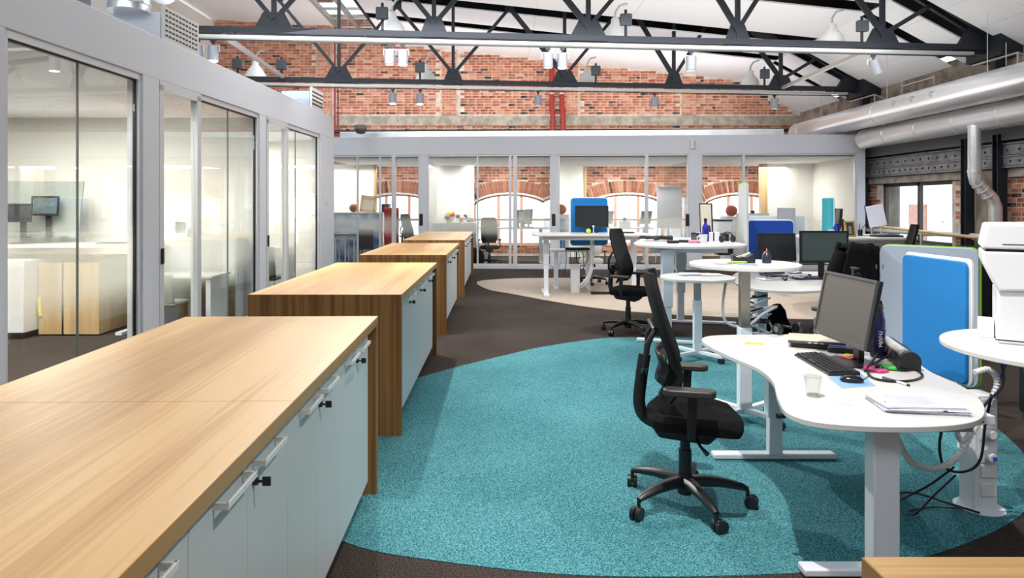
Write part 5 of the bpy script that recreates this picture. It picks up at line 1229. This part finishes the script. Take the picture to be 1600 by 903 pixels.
fb.b2(-.1, -.075, -.012, .012, 0, .25).b2(.075, .1, -.012, .012, 0, .25).b2(-.1, .1, -.012, .012, 0, .025).b2(-.1, .1, -.012, .012, .225, .25).build('frame', M('golden_wood', (.55, .33, .1), .5), t)
MB(R_).b2(-.076, .076, -.004, .006, .024, .226).build('picture', M('dark_photo', (.06, .05, .045), .4), t); MB(R_).b2(-.03, .03, -.0055, -.004, .05, .17).build('figure', M('photo_grey', (.3, .28, .25), .5), t)
t = thing('drinks_bottle', 'cobalt bottle left of the wooden photo frame', 'bottle', (5.22, 10.5, Z5)); MB().lathe([(0, 0), (.045, 0), (.045, .15), (.03, .18), (.03, .2), (0, .2)], 18).build('bottle', MATS['cobalt_steel'], t, smooth=True)
t = thing('vase', 'small white vase in front of the cobalt bottle by the photo frame', 'vase', (5.02, 10.25, Z5)); MB().lathe([(0, 0), (.04, 0), (.055, .05), (.04, .09), (.05, .12), (.045, .12), (0, .03)], 18).build('vase', wh, t, smooth=True)
t = thing('pen_cup', 'dark pen cup with pens right of the photo frame', 'pen cup', (5.75, 10.8, Z5)); MB().lathe([(0, 0), (.035, 0), (.035, .1), (0, .1)], 14).build('cup', blk, t)
for i in range(4): MB().tube([(.01*i-.015, 0, .08), (.05*i-.06, 0, .2)], .005).build('pen', blk if i % 2 else steel_pale, t)
monitor('narrow black monitor seen edge-on beside the teal screen', 5.42, 10.9, Z5, math.radians(163), .5, .34, .1, .1, screen_d, blk)
t = thing('desk_clutter', 'dark folder lying behind the photo frame', 'folder', (6.0, 10.5, Z5)); MB().b2(-.2, .2, -.12, .12, 0, .03).build('folder', blk, t, bevel=.004)
papers('white papers at the right of the back right desk', 1352, 368, Z5, 4, .3, .22, .2)
t = thing('flip_board', 'small white tilted note board on a stand near the side window', 'board', (6.35, 11.3, Z5), -.15)
R_ = Matrix.Rotation(-.2, 4, 'Y')
MB(R_).b2(-.14, .14, -.01, .01, .14, .5).build('board', paper, t, bevel=.003); MB(R_).b2(-.15, -.142, -.012, .012, .12, .52).build('edge', blk, t); MB().tube([(.02, 0, 0), (.03, .03, .2)], .012).b2(-.08, .1, -.05, .05, 0, .012).build('stand', steel_pale, t)
# glass balustrade with wooden rail by the side window
t = thing('balustrade', 'glass balustrade with wooden handrail before the side window', 'railing')
A_, B_ = Vector((5.95, 11.3)), Vector((7.6, 10.6))
A_ = Vector((6.35, 11.6)); B_ = Vector((7.05, 9.9))
MB().tube([(A_.x, A_.y, 1.262), (B_.x, B_.y, 1.13)], .025, 10).build('handrail', beech, t, smooth=True)
d_ = (B_-A_).normalized()
mbp = MB(); mbp.prism([(0, 0), ((B_-A_).length, 0), ((B_-A_).length, 1.0), (0, 1.12)], -.006, .006, 'Y'); o = mbp.build('glass_panel', glassmat('balustrade_glass', (.86, .93, .9), 1.5), t)
o.matrix_local = Matrix.Translation((A_.x, A_.y, 0)) @ Matrix.Rotation(math.atan2(d_.y, d_.x), 4, 'Z')
for s in (.02, .5, .98):
    p_ = A_.lerp(B_, s); MB().tube([(p_.x, p_.y, 0), (p_.x, p_.y, 1.24-.13*s)], .02, 8).build('post', steel_pale, t)
t = thing('white_pipe', 'white pipe run along the wall below the side window', 'pipe'); MB().tube([(XR-.2, 17, .98), (XR-.2, 12.6, 1.02)], .05, 10).build('pipe', wh, t, smooth=True)
for y_ in (13, 14.5, 16): MB().b2(XR-.2, XR, y_-.02, y_+.02, .93, 1.03).build('bracket', steel_pale, t)
# ================= INSIDE THE FAR OFFICES =================
def simple_desk(label, x, y, z, w_, d, rz=0):
    t = thing('office_desk', label, 'desk', (x, y, 0), rz)
    MB().b2(-w_/2, w_/2, -d/2, d/2, z-.03, z).build('desk_top', wh_desk, t, bevel=.004)
    for s in (-1, 1): MB().b2(s*w_*.4-.05, s*w_*.4+.05, -.04, .04, .03, z-.03).b2(s*w_*.4-.04, s*w_*.4+.04, -d*.42, d*.42, 0, .035).build('leg', leg_w, t)
    return t
simple_desk('white desk with two small screens inside the second far office', .3, 18.6, .98, 1.9, .8)
t = thing('monitor', 'small turned monitor inside the second far office', 'monitor', (.72, 18.5, .98), .5, 'computer monitors')
MB().box((0, 0, .3), (.05, .34, .42), ry=.1).build('panel', M('mid_grey_panel', (.25, .25, .25), .4), t, bevel=.01); MB().tube([(0, 0, 0), (0, 0, .3)], .02).b2(-.1, .1, -.1, .1, 0, .02).build('stand', blk, t)
monitor('second small monitor inside the second far office', .62, 18.8, .98, -1.2, .42, .36, .12, .1, M('white_screen', (.5, .52, .52), .4), blk)
t = thing('drinks_bottle', 'purple bottle on the desk inside the second far office', 'bottle', (.42, 18.4, .98)); MB().lathe([(0, 0), (.04, 0), (.04, .2), (.015, .25), (.015, .29), (0, .29)], 14).build('bottle', M('purple_plastic', (.12, .05, .3), .3), t, smooth=True)
office_chair('dark mesh office chair behind glass beside the farthest cabinet island', -.35, 17.9, math.radians(-85), .0, 90, group='office chairs behind the far glass')
t = thing('rucksack', 'black rucksack on the floor beside the glassed-in chair', 'bag', (-.72, 17.5, 0)); MB().ball((0, 0, .24), .27, 16, (.95, .6, .95)).build('bag_body', blk_soft, t, smooth=True); MB().tube([(-.1, -.1, .4), (-.05, -.14, .52), (.05, -.1, .45)], .015).build('strap', blk, t)
t = thing('low_cupboard', 'white cupboard with a colourful ball on top behind the farthest island', 'cupboard', (-1.32, 18.6, 0))
MB().b2(-.6, .6, -.22, .22, .03, 1.12).build('case', wh, t, bevel=.004)
for x_ in (-.3, .3): MB().b2(x_-.295, x_+.295, -.235, -.22, .05, 1.1).build('door', M('pale_grey_door', (.62, .62, .6), .4), t)
t = thing('beach_ball', 'red, yellow and white beach ball on the white cupboard', 'ball', (-1.45, 18.55, 1.12))
b_ = MB()
for k in range(6):
    b_.mi = k % 3; a0 = k*PI/3
    rows = [[(.16*math.sin(PI*i/8)*math.cos(a0+PI/3*j/3), .16*math.cos(PI*i/8), .16+.16*math.sin(PI*i/8)*math.sin(a0+PI/3*j/3)) for j in range(4)] for i in range(9)]
    b_.sheet(rows)
b_.build('ball', [M('ball_red', (.6, .04, .03), .4), M('ball_yellow', (.75, .65, .05), .4), wh], t, smooth=True)
for k, (x_, c_, lab) in enumerate(((-1.15, (.1, .1, .12), 'dark soft toy heap right of the beach ball'), (-.93, (.35, .4, .5), 'grey and blue box heap right of the soft toys'))):
    t = thing('toy_heap', lab, 'toys', (x_, 18.6, 1.12)); 
    for j in range(5): MB().ball((random.uniform(-.1, .1), random.uniform(-.08, .08), .06+.05*(j % 3)), .06, 10).build('soft_piece', M('toy%s' % 'abcde'[j] if False else 'toy_colour_%s' % ['red', 'cream', 'slate', 'green', 'pale'][j], [(.5, .06, .04), (.7, .62, .5), c_, (.1, .3, .15), (.55, .6, .65)][j], .7), t, smooth=True)
# leftmost far office
t = thing('cloud_cupboard', 'cupboard with cloudy blue mountain print on its doors behind glass', 'cupboard', (-4.02, 18.2, 0))
MB().b2(-1.1, .75, .02, .5, .03, 1.36).b2(-1.1, .78, -.01, .5, 1.36, 1.4).b2(.74, .78, -.01, .5, .0, 1.36).build('case', wh, t)
m = bpy.data.materials.new('cloud_print'); m.use_nodes = True; n_, l_2 = nodes(m); tc = n_.new('ShaderNodeTexCoord'); tx = n_.new('ShaderNodeTexNoise'); tx.inputs['Scale'].default_value = 2.6; tx.inputs['Detail'].default_value = 5
l_2.new(tc.outputs['Object'], tx.inputs[0]); rp = n_.new('ShaderNodeValToRGB'); e = rp.color_ramp.elements; e[0].position = .35; e[0].color = (.05, .17, .45, 1); e[1].position = .62; e[1].color = (.80, .86, .92, 1)
k_ = e.new(.47); k_.color = (.3, .5, .72, 1); l_2.new(tx.outputs[0], rp.inputs[0]); l_2.new(rp.outputs[0], n_['Principled BSDF'].inputs['Base Color'])
for x0 in (-1.08, -.48, .13): MB().b2(x0, x0+.59, 0, .018, .06, 1.34).build('door', m, t)
t = thing('basketball', 'orange-brown ball on the cloud cupboard', 'ball', (-4.05, 18.3, 1.40)); MB().ball((0, 0, .12), .12, 18).build('ball', M('brown_leather', (.45, .14, .06), .6), t, smooth=True)
t = thing('photo_frame', 'leaning wooden frame on the cloud cupboard', 'picture frame', (-3.7, 18.4, 1.40), .1)
R_ = Matrix.Rotation(-.2, 4, 'X') @ Matrix.Rotation(.1, 4, 'Y'); fb = MB(R_)
for a1, a2, b1, b2_ in ((-.21, -.14, 0, .46), (.14, .21, 0, .46), (-.21, .21, 0, .07), (-.21, .21, .39, .46)): fb.b2(a1, a2, -.015, .015, b1, b2_)
fb.build('frame', M('pale_orange_wood', (.72, .48, .22), .5), t); MB(R_).b2(-.14, .14, 0, .01, .07, .39).build('picture', M('cream_picture', (.75, .7, .6), .6), t)
for i in range(5):
    t = thing('book', ['dark blue', 'black', 'grey', 'dark green', 'pale'][i]+' book in the leaning row on the cloud cupboard', 'book', (-3.27+.045*i, 18.35, 1.40), 0, 'books on the cloud cupboard')
    MB().box((0, 0, .115), (.035, .16, .225), ry=.06*i).build('cover', M('book_cover_%s' % ['blue', 'black', 'grey', 'green', 'pale'][i], [(.03, .05, .2), (.02, .02, .02), (.2, .2, .22), (.03, .1, .07), (.6, .6, .55)][i], .6), t)
t = thing('tea_trolley', 'white framed trolley with black shelf behind the left end post', 'trolley', (-4.12, 17.6, 0))
MB().b2(-.42, .32, -.2, .2, .80, .84).build('shelf', blk, t); MB().b2(-.42, .32, -.2, .2, .72, .75).build('under_shelf', wh, t)
for x_ in (-.4, -.2, .05, .28): MB().b2(x_-.015, x_+.015, -.2, -.17, 0, .74).b2(x_-.015, x_+.015, .17, .2, 0, .74).build('leg', wh, t)
t = thing('visitor_chair', 'plain black visitor chair before the cloud cupboard', 'chair', (-3.55, 17.65, 0), PI/2)
MB().b2(-.2, .2, -.2, .2, .44, .48).build('seat', blk, t, bevel=.01); MB().box((-.2, 0, .72), (.03, .4, .5), ry=-.1).build('backrest', blk, t, bevel=.01)
for x_ in (-.18, .18):
    for y_ in (-.18, .18): MB().tube([(x_, y_, 0), (x_, y_, .44)], .014).build('leg', steel, t)
t = thing('red_chair', 'tall curvy red chair behind the far sliding door', 'chair', (-2.95, 17.8, 0), -PI/2)
pr = smoothline([(-.05, .25), (-.12, .4), (-.1, .6), (-.02, .8), (-.08, 1.0), (-.1, 1.25), (-.05, 1.52)], 4)
MB().sheet([[(a_, v, b_) for v in (-.19, -.1, 0, .1, .19)] for a_, b_ in pr]).build('backrest', M('red_felt', (.5, .02, .02), .8), t, solid=.08, smooth=True)
MB().b2(-.1, .35, -.2, .2, .36, .46).build('seat', MATS['red_felt'], t, bevel=.03); MB().b2(-.1, .3, -.15, .15, 0, .36).build('plinth', MATS['red_felt'], t, bevel=.02)
office_chair('dark mesh office chair with white seat seen left of the far black pull', -2.45, 17.8, math.radians(-25), .1, 90, group='office chairs behind the far glass')
simple_desk('white desk behind the glassed-in chair in the leftmost far office', -2.75, 19.3, .74, 1.2, .7)
# third far office
t = thing('flip_chart', 'white flip chart behind the third far office glass', 'flip chart', (4.62, 18.6, 0), -.1)
MB().box((0, 0, 1.53), (.68, .03, 1.15), rx=-.06).build('pad', wh, t); MB().box((0, -.02, 2.1), (.7, .05, .04)).build('clamp', steel_pale, t)
for x_ in (-.3, .3): MB().tube([(x_, .03, 1.2), (x_*1.3, -.1, 0)], .015).build('leg', steel_pale, t)
MB().tube([(0, .05, 1.2), (0, .5, 0)], .015).build('leg', steel_pale, t)
simple_desk('white desk inside the third far office', 3.2, 18.5, .98, 1.8, .8)
for i, (x_, a_) in enumerate(((2.95, .8), (4.05, 2.3))):
    t = thing('monitor', ['left', 'right'][i]+' angled monitor inside the third far office', 'monitor', (x_-.1, 18.5, .98), a_, 'computer monitors')
    MB().box((0, 0, .28), (.04, .45, .36), ry=-.2 if i else .2).build('panel', M('mid_grey_panel_2', (.3, .3, .3), .4), t); MB().tube([(0, 0, 0), (0, 0, .25)], .02).b2(-.1, .1, -.1, .1, 0, .02).build('stand', steel_pale, t)
t = thing('desk_clock', 'small dark round lamp on a white box inside the third far office', 'lamp', (3.35, 18.4, .98)); MB().b2(-.15, .15, -.08, .08, 0, .18).build('box', wh, t); MB().ball((0, 0, .22), .06, 12).build('head', blk, t, smooth=True)
t = thing('round_ball', 'red-brown ball on a shelf unit left of the bright blue screen', 'ball', (1.52, 17.3, 1.36)); MB().ball((0, 0, .13), .13, 18).build('ball', MATS['brown_leather'], t, smooth=True)
t = thing('shelf_unit', 'white shelf unit with blue folders left of the bright blue screen', 'shelf', (1.5, 17.35, 0))
MB().b2(-.2, .2, -.15, .2, 0, 1.36).build('case', wh, t)
for i in range(3):
    for j in range(2): MB().b2(-.02+.07*j, .03+.07*j, -.16, -.14, .5+.27*i, .72+.27*i).build('folder', M('blue_folder', (.03, .15, .45), .5), t)
t = thing('round_ball', 'red ball behind the pale picture board', 'ball', (6.0, 17.6, 1.30)); MB().ball((0, 0, .15), .15, 18).build('ball', MATS['ball_red'] if False else M('brick_red_ball', (.5, .1, .07), .6), t, smooth=True)
t = thing('shelf_unit', 'white shelf unit carrying the red ball', 'shelf', (6.05, 17.7, 0)); MB().b2(-.25, .25, -.15, .2, 0, 1.30).build('case', wh, t)
simple_desk('white desk inside the rightmost far office', 7.1, 18.3, .8, 1.6, .7)
# ================= INSIDE THE LEFT OFFICES =================
simple_desk('standing desk with tinted panel inside the nearest left office', -5.7, 8.7, 1.12, 2.3, .8)
t = thing('desk_screen', 'dark tinted desk panel inside the nearest left office', 'desk divider', (-6.1, 9.0, 1.12)); MB().prism([(-.55, .06), (.42, .06), (.5, .82), (-.55, .82)], -.015, .015, 'Y').build('panel', M('smoked_grey_panel', (.30, .33, .31), .4), t, bevel=.004)
MB().b2(-.3, -.2, -.03, .03, 0, .08).b2(.2, .3, -.03, .03, 0, .08).build('clamp', blk, t)
monitor('small black monitor inside the nearest left office', -6.22, 8.65, 1.12, -PI/2+.1, .30, .24, .28, .12, screen_d, blk, depth=.03)
monitor('second black monitor behind the small one in the nearest left office', -6.02, 8.84, 1.12, -PI/2+.1, .34, .26, .36, .1, M('teal_grey_screen', (.07, .11, .12), .4), blk, depth=.03)
keyboard('grey keyboard on the desk inside the nearest left office', -4.9, 8.55, 1.12, -PI/2, .5, .16, M('grey_keyboard', (.3, .3, .28), .5), group='keyboards')
t = thing('speaker', 'small grey loudspeaker at the end of the inner desk', 'loudspeaker', (-4.66, 8.7, 1.12)); MB().b2(-.05, .05, -.05, .05, 0, .13).build('case', M('stone_grey', (.3, .3, .26), .5), t, bevel=.02)
t = thing('wood_cabinet', 'beige wooden cabinet under the inner desk of the nearest left office', 'cabinet', (-5.45, 8.75, 0)); MB().b2(-.3, .45, -.42, .35, .02, .9).build('case', beech, t); MB().b2(-.01, .01, -.425, -.42, .02, .9).build('joint', blk, t)
MB().cyl((-.27, -.45, .48), (-.27, -.43, .25), .02, n=8).build('yellow_tag', yellow, t)
t = thing('white_cabinet', 'white cabinet left of the beige one in the nearest left office', 'cabinet', (-6.1, 8.4, 0)); MB().b2(-.45, .33, -.3, .3, .08, .95).build('case', wh, t, bevel=.004); MB().b2(-.55, .3, -.25, .25, 0, .08).build('plinth', plinth_m, t)
t = thing('white_cabinet', 'white cabinet right of the beige one in the nearest left office', 'cabinet', (-4.95, 9.3, 0)); MB().b2(-.75, .1, -.14, .16, .08, .95).build('case', wh, t, bevel=.004); MB().b2(-.7, .05, -.1, .12, 0, .08).build('plinth', plinth_m, t)
t = thing('meeting_table', 'white table behind the sliding glass door', 'table', (-4.0, 8.72, 0)); MB().b2(-.42, .36, -.3, .3, .70, .73).build('table_top', wh_desk, t, bevel=.004)
for x_ in (-.36, .3): MB().b2(x_-.03, x_+.03, -.27, .27, 0, .70).build('leg', leg_w, t)
t = thing('visitor_chair', 'olive grey visitor chair behind the sliding glass door', 'chair', (-4.05, 8.05, 0), PI/2)
MB().b2(-.2, .22, -.22, .22, .43, .47).build('seat', M('olive_shell', (.22, .21, .16), .6), t, bevel=.015); MB().box((-.2, 0, .62), (.03, .42, .38), ry=-.12).build('backrest', MATS['olive_shell'], t, bevel=.012)
fr = MB()
for y_ in (-.2, .2): fr.tube([(-.2, y_, .02), (.2, y_, .02), (.2, y_, .43)], .012)
fr.build('sled_frame', chrome, t)
t = thing('wall_picture', 'framed grey photograph on the white ledge behind the sliding door', 'picture frame', (-4.45, 9.3, 1.18)); MB().box((0, 0, .13), (.2, .02, .2), ry=.08).build('frame', wh, t); MB().box((0, -.012, .13), (.15, .004, .15), ry=.08).build('picture', M('grey_photo', (.25, .25, .22), .5), t)
t = thing('ledge_cupboard', 'white ledge cupboard with a meadow print on its front', 'cupboard', (-4.35, 9.32, 0)) if False else None
m = bpy.data.materials.new('meadow_print'); m.use_nodes = True; n_, l_2 = nodes(m); tc = n_.new('ShaderNodeTexCoord'); tx = n_.new('ShaderNodeTexNoise'); tx.inputs['Scale'].default_value = 9; tx.inputs['Detail'].default_value = 6
sp = n_.new('ShaderNodeSeparateXYZ'); l_2.new(tc.outputs['Object'], sp.inputs[0]); l_2.new(tc.outputs['Object'], tx.inputs[0])
ma = n_.new('ShaderNodeMath'); ma.operation = 'MULTIPLY_ADD'; l_2.new(tx.outputs[0], ma.inputs[0]); ma.inputs[1].default_value = .35; l_2.new(sp.outputs[2], ma.inputs[2])
rp = n_.new('ShaderNodeValToRGB'); e = rp.color_ramp.elements; e[0].position = .3; e[0].color = (.16, .09, .05, 1); e[1].position = 1.0; e[1].color = (.72, .76, .78, 1)
for p_, c_ in ((.55, (.28, .25, .10, 1)), (.78, (.42, .44, .28, 1)), (.86, (.6, .65, .66, 1))): k_ = e.new(p_); k_.color = c_
l_2.new(ma.outputs[0], rp.inputs[0]); l_2.new(rp.outputs[0], n_['Principled BSDF'].inputs['Base Color'])
t = thing('print_cupboard', 'low cupboard with a meadow landscape print behind the sliding door', 'cupboard', (-4.2, 9.3, 0)); MB().b2(-.6, .58, -.15, .15, 0, 1.18).build('case', wh, t); MB().b2(-.58, .56, -.165, -.15, .05, 1.13).build('print', m, t)
t = thing('visitor_chair', 'black visitor chair just inside the farther sliding door', 'chair', (-3.75, 10.7, 0), PI/2)
MB().b2(-.2, .2, -.2, .2, .43, .47).build('seat', blk, t, bevel=.01); MB().box((-.2, 0, .72), (.03, .4, .5), ry=-.15).build('backrest', blk, t, bevel=.01)
for x_ in (-.18, .18):
    for y_ in (-.18, .18): MB().tube([(x_, y_, 0), (x_, y_, .44)], .014).build('leg', steel_pale, t)
t = thing('white_cabinet', 'white cabinet inside the office behind the farther sliding door', 'cabinet', (-3.95, 11.5, 0)); MB().b2(-.6, .3, -.3, .3, 0, .9).build('case', wh, t)
struct(MB().b2(-9, -3.4, 12.95, 13.0, 0, 2.86).build('wall_partition', white_wall))
